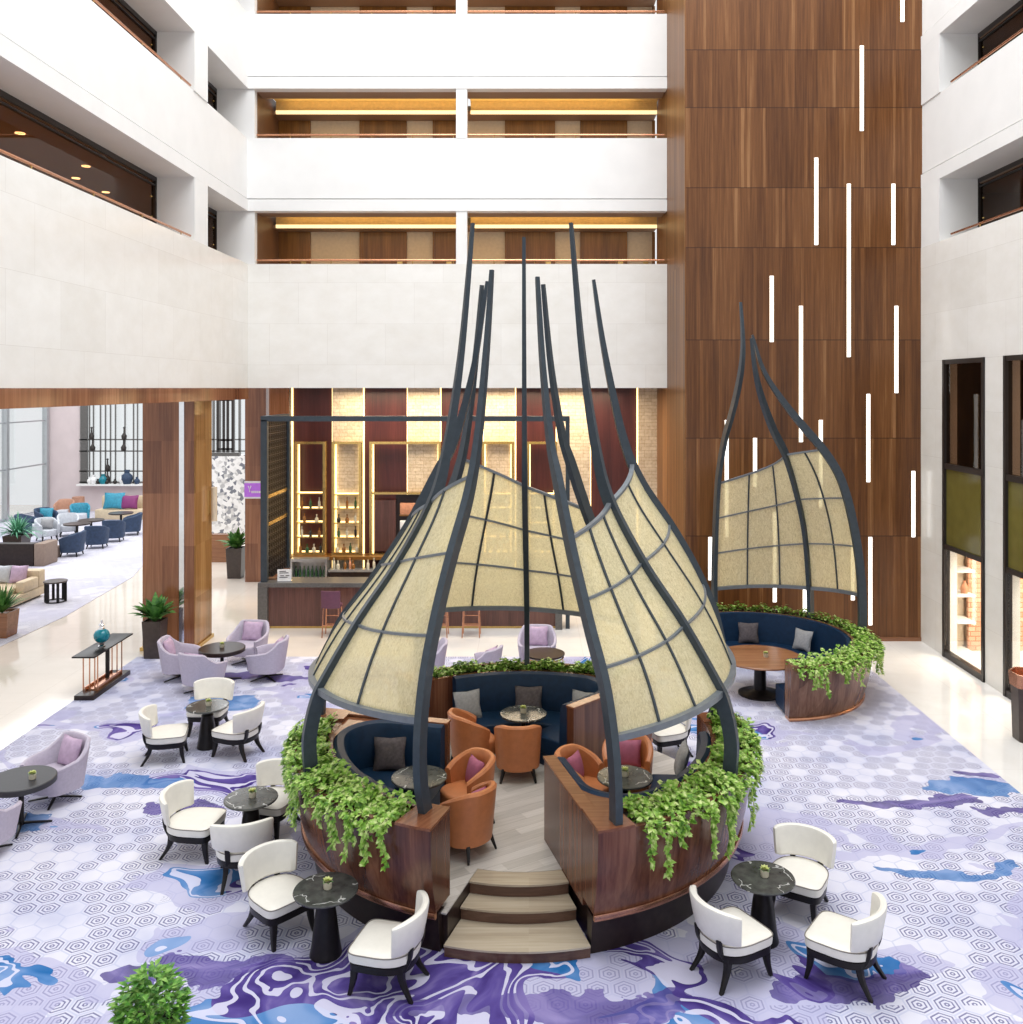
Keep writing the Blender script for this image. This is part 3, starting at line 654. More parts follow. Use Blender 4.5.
def make_lavender(lab):
    t = thing('tub_chair', lab, 'armchair')
    zt = lambda k: .45+.36*(1-min(1, max(0, (k-.3)/.42))**1.0)**1.25 if k > .3 else .81
    def zt(k):
        if k < .32: return .82
        if k < .62: return .82-.22*((k-.32)/.3)**.8
        return .60-.06*(k-.62)/.38
    tub(MB(), .33, .37, .2, zt, R(138), .06, .1, 31, 6, 2.8).build('shell', 'lavender', t)
    cushion(MB(), .33, .325, .22, .43, 3.2, (.04, 0), .035).build('seat_cushion', 'lavender', t)
    MB().lathe([(0, .05), (.035, .05), (.032, .2), (.12, .225), (0, .23)], 16).build('swivel_post', 'black_wood', t)
    for k in range(4):
        a = R(45+90*k); MB().bar((0, 0, .06), (.36*cos(a), .36*sin(a), .018), .05, .03, .03).build('base_arm', 'black_wood', t, bev=.005)
    return t
def make_orange(lab):
    t = thing('tub_chair', lab, 'armchair')
    def zt(k): return .80-.02*k if k < .35 else .793-.2*((k-.35)/.65)**1.5
    tub(MB(), .29, .31, .17, zt, R(118), .085, .07, 31, 7, 2.15).build('shell', 'orange_leather', t)
    cushion(MB(), .29, .27, .17, .43, 2.6, (.06, 0), .045).build('seat_cushion', 'orange_leather', t)
    for sx, sy in ((1, 1), (1, -1), (-1, 1), (-1, -1)):
        MB().bar((.2*sx, .2*sy, .19), (.25*sx, .25*sy, 0), .05, None, .026).build('leg', 'black_wood', t, bev=.004)
    return t
def make_stool(lab):
    t = thing('bar_stool', lab, 'bar stool')
    MB().loft([[(x, y, z) for x, y in superpoly(.2-o, .22-o, 4, 24)] for o, z in ((.02, .7), (0, .715), (0, .77), (.03, .79))]).build('seat', 'plum_seat', t)
    b = MB(); rings = []
    for i in range(11):
        y = -.225+.045*i; k = (y/.225)**2; rings.append([(-.2+.05*k+dx, y, z) for dx, z in ((0, .72), (-.03, 1.1), (-.045, 1.135), (-.08, 1.135), (-.085, 1.1), (-.05, .72))])
    b.loft(rings).build('backrest', 'plum_seat', t)
    for sx, sy in ((1, 1), (1, -1), (-1, 1), (-1, -1)): MB().bar((.17*sx, .18*sy, .71), (.2*sx, .21*sy, 0), .03, None, .024).build('leg', 'copper', t)
    for z in (.24, .45): MB().bar((.188, -.2, z), (.188, .2, z), .022).build('foot_rail', 'copper', t); 
    MB().bar((-.188, -.2, .3), (-.188, .2, .3), .022).build('foot_rail', 'copper', t)
    return t
def make_posy(lab):
    t = thing('posy_glass', lab, 'flower glass')
    MB().lathe([(0, 0), (.04, 0), (.045, .01), (.048, .075), (.043, .075), (.04, .02), (0, .02)], 20).build('glass_cup', 'bottle_clear', t)
    f = MB()
    for k in range(7):
        a = 2.4*k; r = .024*(k/7)**.5*1.3
        for j in range(5):
            b = 2*pi*j/5+k
            f.leaf((r*cos(a), r*sin(a), .07+.012*(1-k/7)), (cos(b)*.7, sin(b)*.7, .9), (0, 0, 1), .042, .036)
    f.build('bloom', 'rose', t, recalc=False)
    g = MB()
    for j in range(6): b = 2*pi*j/6; g.leaf((.02*cos(b), .02*sin(b), .066), (cos(b), sin(b), .35), (0, 0, 1), .05, .03)
    g.build('leaves', 'leaf_dark', t, recalc=False)
    return t
def make_armchair(lab, mat='navy_fabric', seat='pale_fabric'):
    t = thing('armchair', lab, 'armchair')
    def zt(k): return .86-.05*k if k < .4 else .84-.22*((k-.4)/.6)
    tub(MB(), .36, .37, .16, zt, R(130), .08, .08, 21, 4, 3).build('shell', mat, t)
    cushion(MB(), .32, .3, .2, .45, 3, (.04, 0), .04).build('seat_cushion', seat, t)
    for sx, sy in ((1, 1), (1, -1), (-1, 1), (-1, -1)): MB().bar((.24*sx, .25*sy, .2), (.28*sx, .29*sy, 0), .05, None, .03).build('leg', 'black_wood', t)
    return t

def furniture():
    # ---- ivory lounge chairs
    spec = [
        (2.06, 9.39, 30, 'ivory lounge chair by right front table, nearest the curved planter'),
        (3.1, 10.52, 238, 'ivory lounge chair behind the right front table, facing the viewer'),
        (3.2, 9.3, 143, 'ivory lounge chair at lower right, back turned to the right'),
        (-2.78, 10.12, -43, 'ivory lounge chair left of the front left veined table'),
        (-1.42, 9.2, 166, 'ivory lounge chair in front, between the steps and front left table'),
        (-4.34, 11.8, -7, 'ivory lounge chair facing right, left of the middle table by the planter'),
        (-3.52, 11.2, 106, 'ivory lounge chair seen from behind, in front of the middle left table'),
        (-3.5, 12.42, 255, 'ivory lounge chair tucked beside the green planter, behind middle left table'),
        (-5.89, 14.78, 15, 'ivory lounge chair at left of the farther white group, facing right'),
        (-5.6, 16.0, 268, 'ivory lounge chair facing the viewer behind the farther pedestal table'),
        (-4.77, 14.97, 158, 'ivory lounge chair right of the farther pedestal table'),
        (2.25, 14.95, 200, 'ivory lounge chair half seen under the right amber canopy')]
    p = make_white_chair()
    for i, (x, y, a, l) in enumerate(spec):
        if i == 0: p.location = (x, y, .012); p.rotation_euler.z = R(a); p['label'] = l; p['group'] = 'ivory lounge chairs'
        else: dup(p, (x, y, .012), a, l)
    # ---- small pedestal tables and what stands on them
    po = make_posy('small glass with pale flowers on the right front table'); posy = [0]
    def flower(x, y, z, l):
        if posy[0] == 0: po.location = (x, y, z); po['label'] = l; po['group'] = 'flower glasses on the tables'
        else: dup(po, (x, y, z), posy[0]*50, l)
        posy[0] += 1
    tabs = [(2.525, 9.92, 'round dark stone pedestal table at lower right', 'small glass with pale flowers on the lower right stone table'),
            (-2.16, 9.68, 'round veined dark stone pedestal table at front left', 'small glass with pale flowers on the front left veined table'),
            (-3.61, 11.84, 'round dark pedestal table beside the left planter', 'small glass with pale flowers on the table beside left planter'),
            (-5.38, 15.26, 'round dark pedestal table of the farther white chair group', 'small glass with pale flowers on the farther pedestal table')]
    tp = None
    for x, y, l, fl_ in tabs:
        if tp is None: tp = make_bistro(l); tp.location = (x, y, .012); tp['group'] = 'stone pedestal tables'
        else: dup(tp, (x, y, .012), 40*x, l)
        flower(x+.02, y, .012+.695, fl_)
    # ---- lavender tub chairs round the dark lacquer tables
    tub_spec = [(-7.2, 18.85, 5, 'lavender tub chair at left of the brown lacquer table by the column', 1),
                (-6.15, 19.95, 262, 'lavender tub chair behind the brown lacquer table, facing the viewer', 1),
                (-5.42, 18.85, 178, 'lavender tub chair right of the brown lacquer table', 1),
                (-6.45, 18.05, 70, 'lavender tub chair in front of the brown lacquer table, back to viewer', 1),
                (-6.9, 13.3, 238, 'grey lavender tub chair behind the black round table at left edge', 1),
                (-7.05, 11.75, 84, 'grey lavender tub chair cut by the left edge of the photo', 0),
                (-2.1, 18.6, 185, 'lavender tub chair beyond the pavilion, seen by the left canopy rib', 0),
                (-1.0, 18.3, 150, 'lavender tub chair beyond the back planter, turned left', 1),
                (.15, 19.55, 268, 'lavender tub chair behind the gold framed table beyond pavilion', 1)]
    lp = None; pp = None
    for x, y, a, l, pil in tub_spec:
        if lp is None: lp = make_lavender(l); lp.location = (x, y, .012); lp.rotation_euler.z = R(a); lp['group'] = 'lavender tub chairs'
        else: dup(lp, (x, y, .012), a, l)
        if pil:
            c, q = cos(R(a)), sin(R(a)); loc = (x-.22*c, y-.22*q, .012+.63)
            l2 = 'mauve throw pillow in the '+l.replace('grey lavender', 'lavender').split(',')[0]
            l2 = ' '.join(l2.split()[:16])
            if pp is None:
                pp = tag(pillow_bm(.46, .42, .15).build('throw_pillow', 'lavender_pillow', ang=80), l2, 'pillow', 'mauve pillows in tub chairs'); o = pp
            else: o = pp.copy(); COL.objects.link(o); o['label'] = l2
            o.location = loc; o.rotation_euler = (0, R(-16), R(a))
    def lacquer(x, y, r, z, l, mat='plinth_dark', leg='black_wood'):
        t = thing('round_table', l, 'table', (x, y, .012))
        MB().lathe([(0, z-.09), (r*.94, z-.09), (r, z-.075), (r, z-.01), (r-.012, z), (0, z)], 48).build('table_top', mat, t)
        MB().lathe([(0, .03), (.045, .03), (.035, .08), (.035, z-.12), (.12, z-.09), (0, z-.09)], 16).build('column', leg, t)
        for k in range(4): a = R(20+90*k); MB().bar((0, 0, .05), (.38*cos(a), .38*sin(a), .015), .05, .03, .03).build('base_arm', leg, t, bev=.004)
        return t
    lacquer(-6.3, 18.72, .46, .68, 'brown lacquer round table among lavender tub chairs near the column')
    flower(-6.3, 18.72, .692, 'small glass with pale flowers on the brown lacquer table')
    lacquer(-6.95, 12.5, .44, .66, 'black round table at the left edge with thick rim', 'black_top')
    flower(-6.78, 12.47, .672, 'small glass with pale flowers on the black left edge table')
    t = thing('round_table', 'low round dark table on gold frame beyond the back planter', 'table', (.3, 18.68, .012))
    MB().lathe([(0, .54), (.4, .54), (.41, .55), (.41, .58), (0, .585)], 40).build('table_top', 'plinth_dark', t)
    for k in range(6): a = R(60*k); MB().bar((.37*cos(a), .37*sin(a), 0), (.37*cos(a), .37*sin(a), .54), .02).build('leg', 'brass', t)
    for z in (.02, .5): MB().tube([(.38*cos(R(10*k)), .38*sin(R(10*k)), z) for k in range(37)], .016, 6).build('ring', 'brass', t)
    # ---- console table with the urn
    x0, x1, y0, y1 = -8.77, -8.33, 17.5, 19.2
    t = thing('console_table', 'long dark console table on copper legs at carpet edge', 'table', ((x0+x1)/2, (y0+y1)/2, .012), 0)
    B(-.22, .22, -.85, .85, .815, .845).build('table_top', 'black_wood', t, bev=.006)
    B(-.19, .19, -.82, .8, 0, .09).build('base', 'plinth_dark', t, bev=.008)
    MB().box(-.1, .1, -.5, .5, .09, .12).box(-.12, -.09, -.55, .55, .09, .17).box(.09, .12, -.55, .55, .09, .17).build('inner_rail', 'copper', t)
    for x, y in ((-.14, -.55), (.14, -.55), (-.04, -.5), (.06, -.5), (-.14, .5), (.14, .5), (.02, .55), (-.06, .5)):
        MB().bar((x, y, .09), (x, y, .815), .018).build('leg', 'copper', t)
    MB().box(-.05, .02, .18, .22, .09, .815).build('upright', 'black_wood', t)
    t = thing('lidded_urn', 'turquoise round urn with metal neck and foot on the console', 'urn', (-8.52, 18.2, .857))
    MB().lathe([(0, .0), (.07, 0), (.07, .02), (.045, .04), (.05, .085), (0, .085)], 24).build('foot', 'chrome', t)
    MB().lathe([(.0, .08), (.06, .085), (.12, .13), (.15, .19), (.15, .25), (.12, .31), (.06, .35), (0, .355)], 36).build('bowl', 'turquoise', t)
    MB().lathe([(0, .35), (.055, .35), (.05, .38), (.03, .4), (.06, .43), (.05, .45), (.012, .47), (.02, .5), (.012, .53), (0, .54)], 20).build('lid', 'chrome', t)
    # ---- bar stools
    sp = None
    for x, y, a, l in ((-4.78, 22.15, 90, 'plum bar stool with copper legs at the left of the bar'), (-2.2, 22.15, 90, 'bar stool seen under the back canopy, left of the pair'), (-1.42, 22.15, 90, 'bar stool seen under the back canopy, right of the pair')):
        if sp is None: sp = make_stool(l); sp.location = (x, y, 0); sp.rotation_euler.z = R(a); sp['group'] = 'bar stools at the counter'
        else: dup(sp, (x, y, 0), a, l)
    # ---- litter bin at right edge
    t = thing('pedestal_bin', 'tall octagonal dark bin with copper collar at right edge', 'bin', (8.56, 15.6, 0))
    oc = lambda r, z: [(r*cos(R(45*k+22.5)), r*sin(R(45*k+22.5)), z) for k in range(8)]
    MB().loft([oc(.29, 0), oc(.3, .02), oc(.325, .85), oc(.33, .92)]).build('body', 'dark_pot', t, smooth=False)
    MB().loft([oc(.345, .92), oc(.36, 1.15), oc(.33, 1.15), oc(.31, 1.0)]).build('collar', 'copper', t, smooth=False)
    return flower
# ------------------------------------------------------------------ the pavilions
PC = (-.1, 12.3); ZD = .42
RIBS = [([(1.0, 2.88), (1.6, 2.88), (2.15, 2.78), (2.74, 2.54), (3.29, 2.12), (3.95, 1.66), (4.45, 1.37), (4.93, 1.12), (5.35, .91), (6.3, .66), (7.44, .48)], 290, 294),
        ([(1.0, 2.84), (1.5, 2.88), (1.85, 2.89), (2.25, 2.8), (2.5, 2.67), (3.15, 2.24), (3.8, 1.74), (4.56, 1.29), (5.3, 1.09), (6.5, .9), (8.15, .74)], 329, 329),
        ([(1.0, 2.55), (1.37, 2.63), (1.8, 2.75), (2.3, 2.76), (2.9, 2.64), (3.5, 2.38), (4.07, 2.05), (4.7, 1.63), (5.35, 1.37), (6.5, 1.12), (7.47, .97)], 367.2, 367.2)]
def ribf(rib, z):
    tab, a0, a1 = rib; k = (z-tab[0][0])/(tab[-1][0]-tab[0][0])
    return lerp1(tab, z), a0+(a1-a0)*k
def pol(r, a, z): return (r*cos(R(a)), r*sin(R(a)), z)
def smooth_tab(tab):
    return [(z, r) for z, r in crv(tab, 60)]

def canopy(root, ribs, ups, los, cols, rowsn=3, glass='fibre_glass', hw=.042):
    ribs = [(smooth_tab(t), a, b) for t, a, b in ribs]
    for tab, a0, a1 in ribs:
        n = len(tab); path = []; fr = []
        for i, (z, r) in enumerate(tab):
            a = ribf((tab, a0, a1), z)[1]; path.append(pol(r, a, z))
        for i in range(n):
            t = (Vector(path[min(i+1, n-1)])-Vector(path[max(i-1, 0)])).normalized()
            a = R(ribf((tab, a0, a1), tab[i][0])[1]); tg = Vector((-sin(a), cos(a), 0)); nn = t.cross(tg).normalized()
            fr.append((tg, nn))
        def sec(i, n=n):
            k = i/(n-1); w = hw*(1-.4*max(0, k-.72)/.28); d = .08*(1-.75*max(0, k-.66)/.34)
            return [(-w, -d), (w, -d), (w, d), (-w, d)]
        MB().sweep(path, fr, sec).build('rib', 'slate_metal', root, ang=30)
    def spt(c, t, off=0):
        "c 0..len-1 across ribs, t 0..1 from upper to lower edge"
        i = min(int(c), len(ribs)-2); f = c-i; q = []
        for j in (i, i+1):
            z = ups[j]+(los[j]-ups[j])*t; r, a = ribf(ribs[j], z); q.append((r, a, z))
        r = q[0][0]*(1-f)+q[1][0]*f; a = q[0][1]*(1-f)+q[1][1]*f; z = q[0][2]*(1-f)+q[1][2]*f
        return pol(r+off, a, z)
    g = MB(); nc, nr = 16*(len(ribs)-1), 24
    G = [[[g.bm.verts.new(spt(i/16, j/nr, o)) for j in range(nr+1)] for i in range(nc+1)] for o in (-.006, .006)]
    for i in range(nc):
        for j in range(nr):
            for k in (0, 1): g.bm.faces.new((G[k][i][j], G[k][i+1][j], G[k][i+1][j+1], G[k][i][j+1]))
    for k in range(nc):
        for j in (0, nr): g.bm.faces.new((G[0][k][j], G[0][k+1][j], G[1][k+1][j], G[1][k][j]))
    g.build('glass_skin', glass, root, ang=80, label='amber fibre glass panes')
    def rail(name, t, w, h, off, n=33):
        P = [spt(i/(n-1)*(len(ribs)-1), t, off) for i in range(n)]; fr = []
        for i in range(n):
            tt = (Vector(P[min(i+1, n-1)])-Vector(P[max(0, i-1)])).normalized(); u = Vector((P[i][0], P[i][1], 0)).normalized(); u = (u-tt*u.dot(tt)).normalized()
            fr.append((u, tt.cross(u)))
        MB().sweep(P, fr, [(-w, -h), (w, -h), (w, h), (-w, h)]).build(name, 'slate_metal_lit', root, ang=30)
    for q in range(1, rowsn): rail('glazing_bar', q/rowsn, .026, .015, .0)
    rail('top_rail', 0, .03, .02, .0); rail('lower_rim', 1, .06, .036, .0)
    for c in cols:
        P = [spt(c, k/20, .0) for k in range(21)]; fr = []
        for i in range(21):
            tt = (Vector(P[min(i+1, 20)])-Vector(P[max(0, i-1)])).normalized(); u = Vector((P[i][0], P[i][1], 0)).normalized(); u = (u-tt*u.dot(tt)).normalized(); fr.append((u, tt.cross(u)))
        MB().sweep(P, fr, [(-.022, -.015), (.022, -.015), (.022, .015), (-.022, .015)]).build('glazing_bar', 'slate_metal', root, ang=30)

def arc_wall(root, a0, a1, prof, name, mat, n=60, **k):
    "closed (r, z) profile carried round an arc"
    MB().loft([[pol(r, a0+(a1-a0)*i/(n-1), z) for r, z in prof] for i in range(n)]).build(name, mat, root, **k)

def pothos(name, label, c, a0, a1, r0, r1, z, n, seed, vines=26, out=.2, drop=.75, up=.2, rz=0, leafs=(.085, .13), mat='leaf', group=None):
    q = random.Random(seed); g = MB()
    for i in range(n):
        a = q.uniform(a0, a1); r = q.uniform(r0, r1+out*.6); k = (r-r0)/(r1-r0+.001)
        zz = z+up*q.random()*(1-.4*k)-(max(0, k-1)**1)*q.random()*.5+.04*sin(a*.45)+.03*sin(a*1.3)
        p = pol(r, a, zz); b = q.uniform(0, 2*pi)
        rad = Vector((cos(R(a)), sin(R(a)), 0)); d = Vector((cos(b), sin(b), q.uniform(-.5, .5)))+rad*.5
        g.leaf(p, d, Vector((q.uniform(-.4, .4), q.uniform(-.4, .4), 1))+rad*.5, q.uniform(*leafs), q.uniform(.045, .075))
    for i in range(vines):
        a = q.uniform(a0, a1); L = q.uniform(.15, drop)*q.uniform(.5, 1); r = r1+.05; da = q.uniform(-2, 2)
        m = int(L/.028); w = [pol(r+.05*sin(k*.5)*.3+.05, a+da*k/m, z+.05-L*k/max(1, m)) for k in range(m+1)]
        if m > 2: g.tube(w, .005, 4)
        for k in range(m+1):
            for e in range(2):
                b = R(a)+q.uniform(-1.5, 1.5)
                g.leaf(w[k], (cos(b), sin(b), q.uniform(-1.1, .1)), (cos(R(a)), sin(R(a)), .6), q.uniform(.055, .09), q.uniform(.04, .06))
    o = g.build(name, mat, recalc=False, smooth=False); o.location = (c[0], c[1], 0); o.rotation_euler.z = R(rz)
    return tag(o, label, 'plant', group)

def pavilion(flower):
    # raised deck with curved steps at the front
    t = thing('seating_platform', 'round raised deck of grey planks with three curved front steps', 'platform', (*PC, .012))
    def ring(r, lo=287.2, hi=613-.0, n=80): return [(r*cos(R(lo+(hi-lo)*i/n)), r*sin(R(lo+(hi-lo)*i/n))) for i in range(n+1)]
    front = [(1.75*cos(R(a)), 1.75*sin(R(a))) for a in range(253, 288, 3)]+[(1.75*cos(R(287.2)), 1.75*sin(R(287.2)))]
    MB().prism(ring(2.7)+front, ZD-.03, ZD-.012).build('deck', 'deck_wood', t, smooth=False)
    MB().prism(ring(2.66)+front, 0, ZD-.03).build('plinth', 'plinth_dark', t, smooth=False)
    for k, (r, r2) in enumerate(((2.78, 1.76), (2.3, 1.76), (2.02, 1.76))):
        z = .14*(k+1)-.012
        A = [253.2+(285.3-253.2)*i/16 for i in range(17)]
        s = MB().prism([pol(r, a, 0)[:2] for a in A]+[pol(r2, a, 0)[:2] for a in A[::-1]], z-.138, z-.02).build('step', 'riser_wood', t, smooth=False)
        MB().prism([pol(r+.015, a, 0)[:2] for a in A]+[pol(r2, a, 0)[:2] for a in A[::-1]], z-.02, z+(.002 if k == 2 else 0)).build('tread', 'step_wood', s, smooth=False)
    names = ['right', 'back', 'left']
    a0, a1 = -74.5, 12
    e = Vector((cos(R(a0)), sin(R(a0)))); nn = Vector((-sin(R(a0)), cos(R(a0))))
    zt = 1.42
    for k in range(3):
        rz = 120*k; nm = names[k]
        t = thing('banquette_booth', ['navy banquette booth in curved mahogany planter wall, right of the steps', 'navy banquette booth at the back of the round deck, curved seat facing front', 'navy banquette booth in curved mahogany planter wall, left of the steps'][k], 'booth', (*PC, 0), rz, 'banquette booths of the pavilion')
        outer = [(2.86, .5), (2.93, .75), (2.98, 1.05), (3.0, 1.3), (3.0, zt)]
        arc_wall(t, a0+8, a1-8, outer+[(2.94, zt), (2.94, 1.3), (2.56, 1.3), (2.56, zt), (2.49, zt), (2.49, .5)], 'planter_wall', 'mahogany')
        for b0, b1 in ((a0, a0+8), (a1-8, a1)): arc_wall(t, b0, b1, outer+[(2.49, zt), (2.49, .5)], 'end_post', 'mahogany', 12)
        arc_wall(t, a0+8, a1-8, [(2.94, 1.3), (2.94, 1.36), (2.56, 1.36), (2.56, 1.3)], 'soil', 'soil', 40)
        arc_wall(t, a0, a1, [(2.84, .44), (2.885, .44), (2.895, .47), (2.885, .505), (2.84, .505)], 'copper_trim', 'copper')
        arc_wall(t, a0+.3, a1-.3, [(2.62, .012), (2.72, .012), (2.78, .44), (2.62, .44)], 'skirt', 'plinth_dark')
        for b0, b1 in ((a0, a0+8), (a1-8, a1)): arc_wall(t, b0, b1, [(3.012, zt), (3.012, zt+.03), (2.48, zt+.03), (2.48, zt)], 'cap', 'mahogany_top', 12)
        P = lambda s, d: (e*s+nn*d)
        poly = [P(1.03, 0), P(2.5, 0), P(2.5, .13), P(1.03, .13)]
        MB().prism([tuple(p) for p in poly], ZD-.01, zt).build('partition', 'mahogany', t, smooth=False)
        MB().prism([tuple(p) for p in (P(1.02, -.015), P(2.478, -.015), P(2.475, .145), P(1.02, .145))], zt, zt+.03).build('partition_cap', 'mahogany_top', t, smooth=False, bev=.006)
        # upholstered bench: along the partition, round the corner, along the arc
        off = .21; RA = 2.4; rho = .5; AE = -3
        tc = math.sqrt((RA-rho)**2-(off+rho)**2); cen = P(tc, off+rho); ac = math.degrees(math.atan2(cen.y, cen.x))
        line = [P(1.06+(tc-1.06)*i/8, off) for i in range(9)]; fin = [nn]*9
        s0 = math.degrees(math.atan2(-nn.y, -nn.x)); d = (ac-s0+180) % 360-180
        for i in range(1, 10):
            a = R(s0+d*i/10); v = Vector((cos(a), sin(a))); line.append(cen+v*rho); fin.append(-v)
        for i in range(25):
            a = R(ac+(AE-ac)*i/24); v = Vector((cos(a), sin(a))); line.append(v*RA); fin.append(-v)
        cw = [tuple(P(tc-.1, .1))]+[pol(2.5, a0+2.3+i, 0)[:2] for i in range(0, 21, 2)]+[tuple(p-f*.075) for p, f in list(zip(line, fin))[17:8:-1]]
        MB().prism(cw, ZD, zt-.01).build('corner_panel', 'mahogany_top', t, smooth=False)
        MB().sweep([(p.x, p.y, 0) for p in line], [(Vector((f.x, f.y, 0)), Vector((0, 0, 1))) for f in fin],
                   [(-.085, .6), (.1, .6), (.1, .86), (.075, 1.36), (.045, 1.42), (-.04, 1.44), (-.085, 1.4)]).build('bench_back', 'navy_leather', t, bev=.0)
        ri = RA-.68; di = off+.66; ti = math.sqrt(ri*ri-di*di); ai = math.degrees(math.atan2(P(ti, di).y, P(ti, di).x))
        inner = [Vector((cos(R(b)), sin(R(b))))*ri for b in [AE+(ai-AE)*i/24 for i in range(25)]]+[P(1.06, di)]
        base_in = [Vector((cos(R(b)), sin(R(b))))*(ri+.1) for b in [AE-.5+(ai-AE+.5)*i/24 for i in range(25)]]+[P(1.1, di-.1)]
        MB().prism([tuple(p) for p in line+inner], .6, .86).build('bench_seat', 'navy_leather', t, bev=.03, seg=3)
        MB().prism([tuple(p) for p in line+base_in], ZD, .6).build('bench_base', 'navy_leather', t)
        c = thing('glass_canopy', ['amber glass canopy sail on three curved ribs over the right booth', 'amber glass canopy sail on three tall ribs over the back booth', 'amber glass canopy sail on three curved ribs over the left booth'][k], 'canopy', (*PC, 0), rz, 'canopy sails of the pavilion')
        canopy(c, RIBS, (4.2, 4.54, 4.96), (2.28, 2.38, 2.46), (1/3, 2/3, 1.5))
        pothos('trailing_pothos', ['trailing green pothos spilling over the right booth planter', 'trimmed green pothos along the back booth planter', 'trailing green pothos spilling over the left booth planter'][k], PC, a0+(10 if k != 1 else 9), a1-(6 if k != 2 else 9), 2.56, 2.98, 1.36,
               (3000, 2300, 3000)[k], 11+k, (30, 6, 36)[k], (.17, .05, .17)[k], (.72, .25, .62)[k], (.2, .16, .2)[k], rz, leafs=(.065, .105), group='planter greenery')
    # tables, tub chairs, pillows: same arrangement turned by a third for each booth
    tp = op = None
    for k in range(3):
        nm = names[k]; rz = 120*k
        def W(r, a): p = pol(r, a+rz, 0); return (PC[0]+p[0], PC[1]+p[1])
        x, y = W(1.5, -30)
        l = 'round dark stone cocktail table in the %s booth' % nm
        if tp is None: tp = make_pod_table(l); tp.location = (x, y, ZD); tp['group'] = 'pavilion tables'
        else: dup(tp, (x, y, ZD), 70*k, l)
        flower(x, y, ZD+.682, 'small glass with pale flowers on the %s booth table' % nm)
        for j, (r, a, f, l) in enumerate(((.86, -25, -28, ['orange tub chair by the right partition, facing the right booth', 'orange tub chair with its back to viewer at the back booth table', 'orange tub chair behind another at the left booth, facing left'][k]),
                                         (1.42, 2.2, -98, ['orange tub chair facing the viewer at right booth, under the amber sail', 'orange tub chair at the back booth, turned right, left of the table', 'orange tub chair nearest the steps at left booth'][k]))):
            x, y = W(r, a)
            if op is None: op = make_orange(l); op.location = (x, y, ZD); op.rotation_euler.z = R(f+rz); op['group'] = 'orange tub chairs'
            else: dup(op, (x, y, ZD), f+rz, l)
    def pil(x, y, z, a, tilt, mat, l, w=.44, g='booth pillows'):
        o = tag(pillow_bm(w, w, .15).build('throw_pillow', mat, ang=80), l, 'pillow', g); o.location = (x, y, z); o.rotation_euler = (0, R(tilt), R(a)); return o
    def bp(r, a, mat, l, z=1.06, tw=0):
        p = pol(r, a, 0); pil(PC[0]+p[0], PC[1]+p[1], z, a+180+tw, -18, mat, l)
    bp(2.14, 114, 'grey_pillow', 'grey pillow at left on the back booth bench')
    bp(2.17, 88, 'brown_pillow', 'dark brown pillow in the middle of the back booth bench')
    bp(2.14, 64, 'grey_pillow', 'grey pillow at right on the back booth bench')
    bp(2.14, 214, 'grey_pillow', 'grey pillow seen edge on at left end of the left booth')
    bp(2.12, -4, 'grey_pillow', 'grey pillow at the right end of the right booth bench')
    p = e*1.75+nn*.4; c, q = cos(R(240)), sin(R(240)); px, py = p.x*c-p.y*q, p.x*q+p.y*c
    pil(PC[0]+px, PC[1]+py, 1.06, 270-14.5+30-15, -16, 'brown_pillow', 'dark brown pillow against the partition of the left booth')
    for k, (r, a, f, l) in enumerate(((.86+.12, 215-.0, 212, 'plum pillow in the orange chair behind another at left booth'), (1.42, 242.2, 142, 'plum pillow in the orange chair nearest the steps'),
                           (.98, -25, -28, 'plum pillow in the orange chair by the right partition'), (1.42, 2.2, -98, 'plum pillow in the orange chair facing viewer at right booth'))):
        b = pol(r, a, 0); fx, fy = cos(R(f)), sin(R(f)); s = -.13 if k in (1, 3) else -.22
        pil(PC[0]+b[0]+fx*s, PC[1]+b[1]+fy*s, ZD+.6, f, -14, 'plum_pillow', l, .36, 'plum pillows in orange chairs')

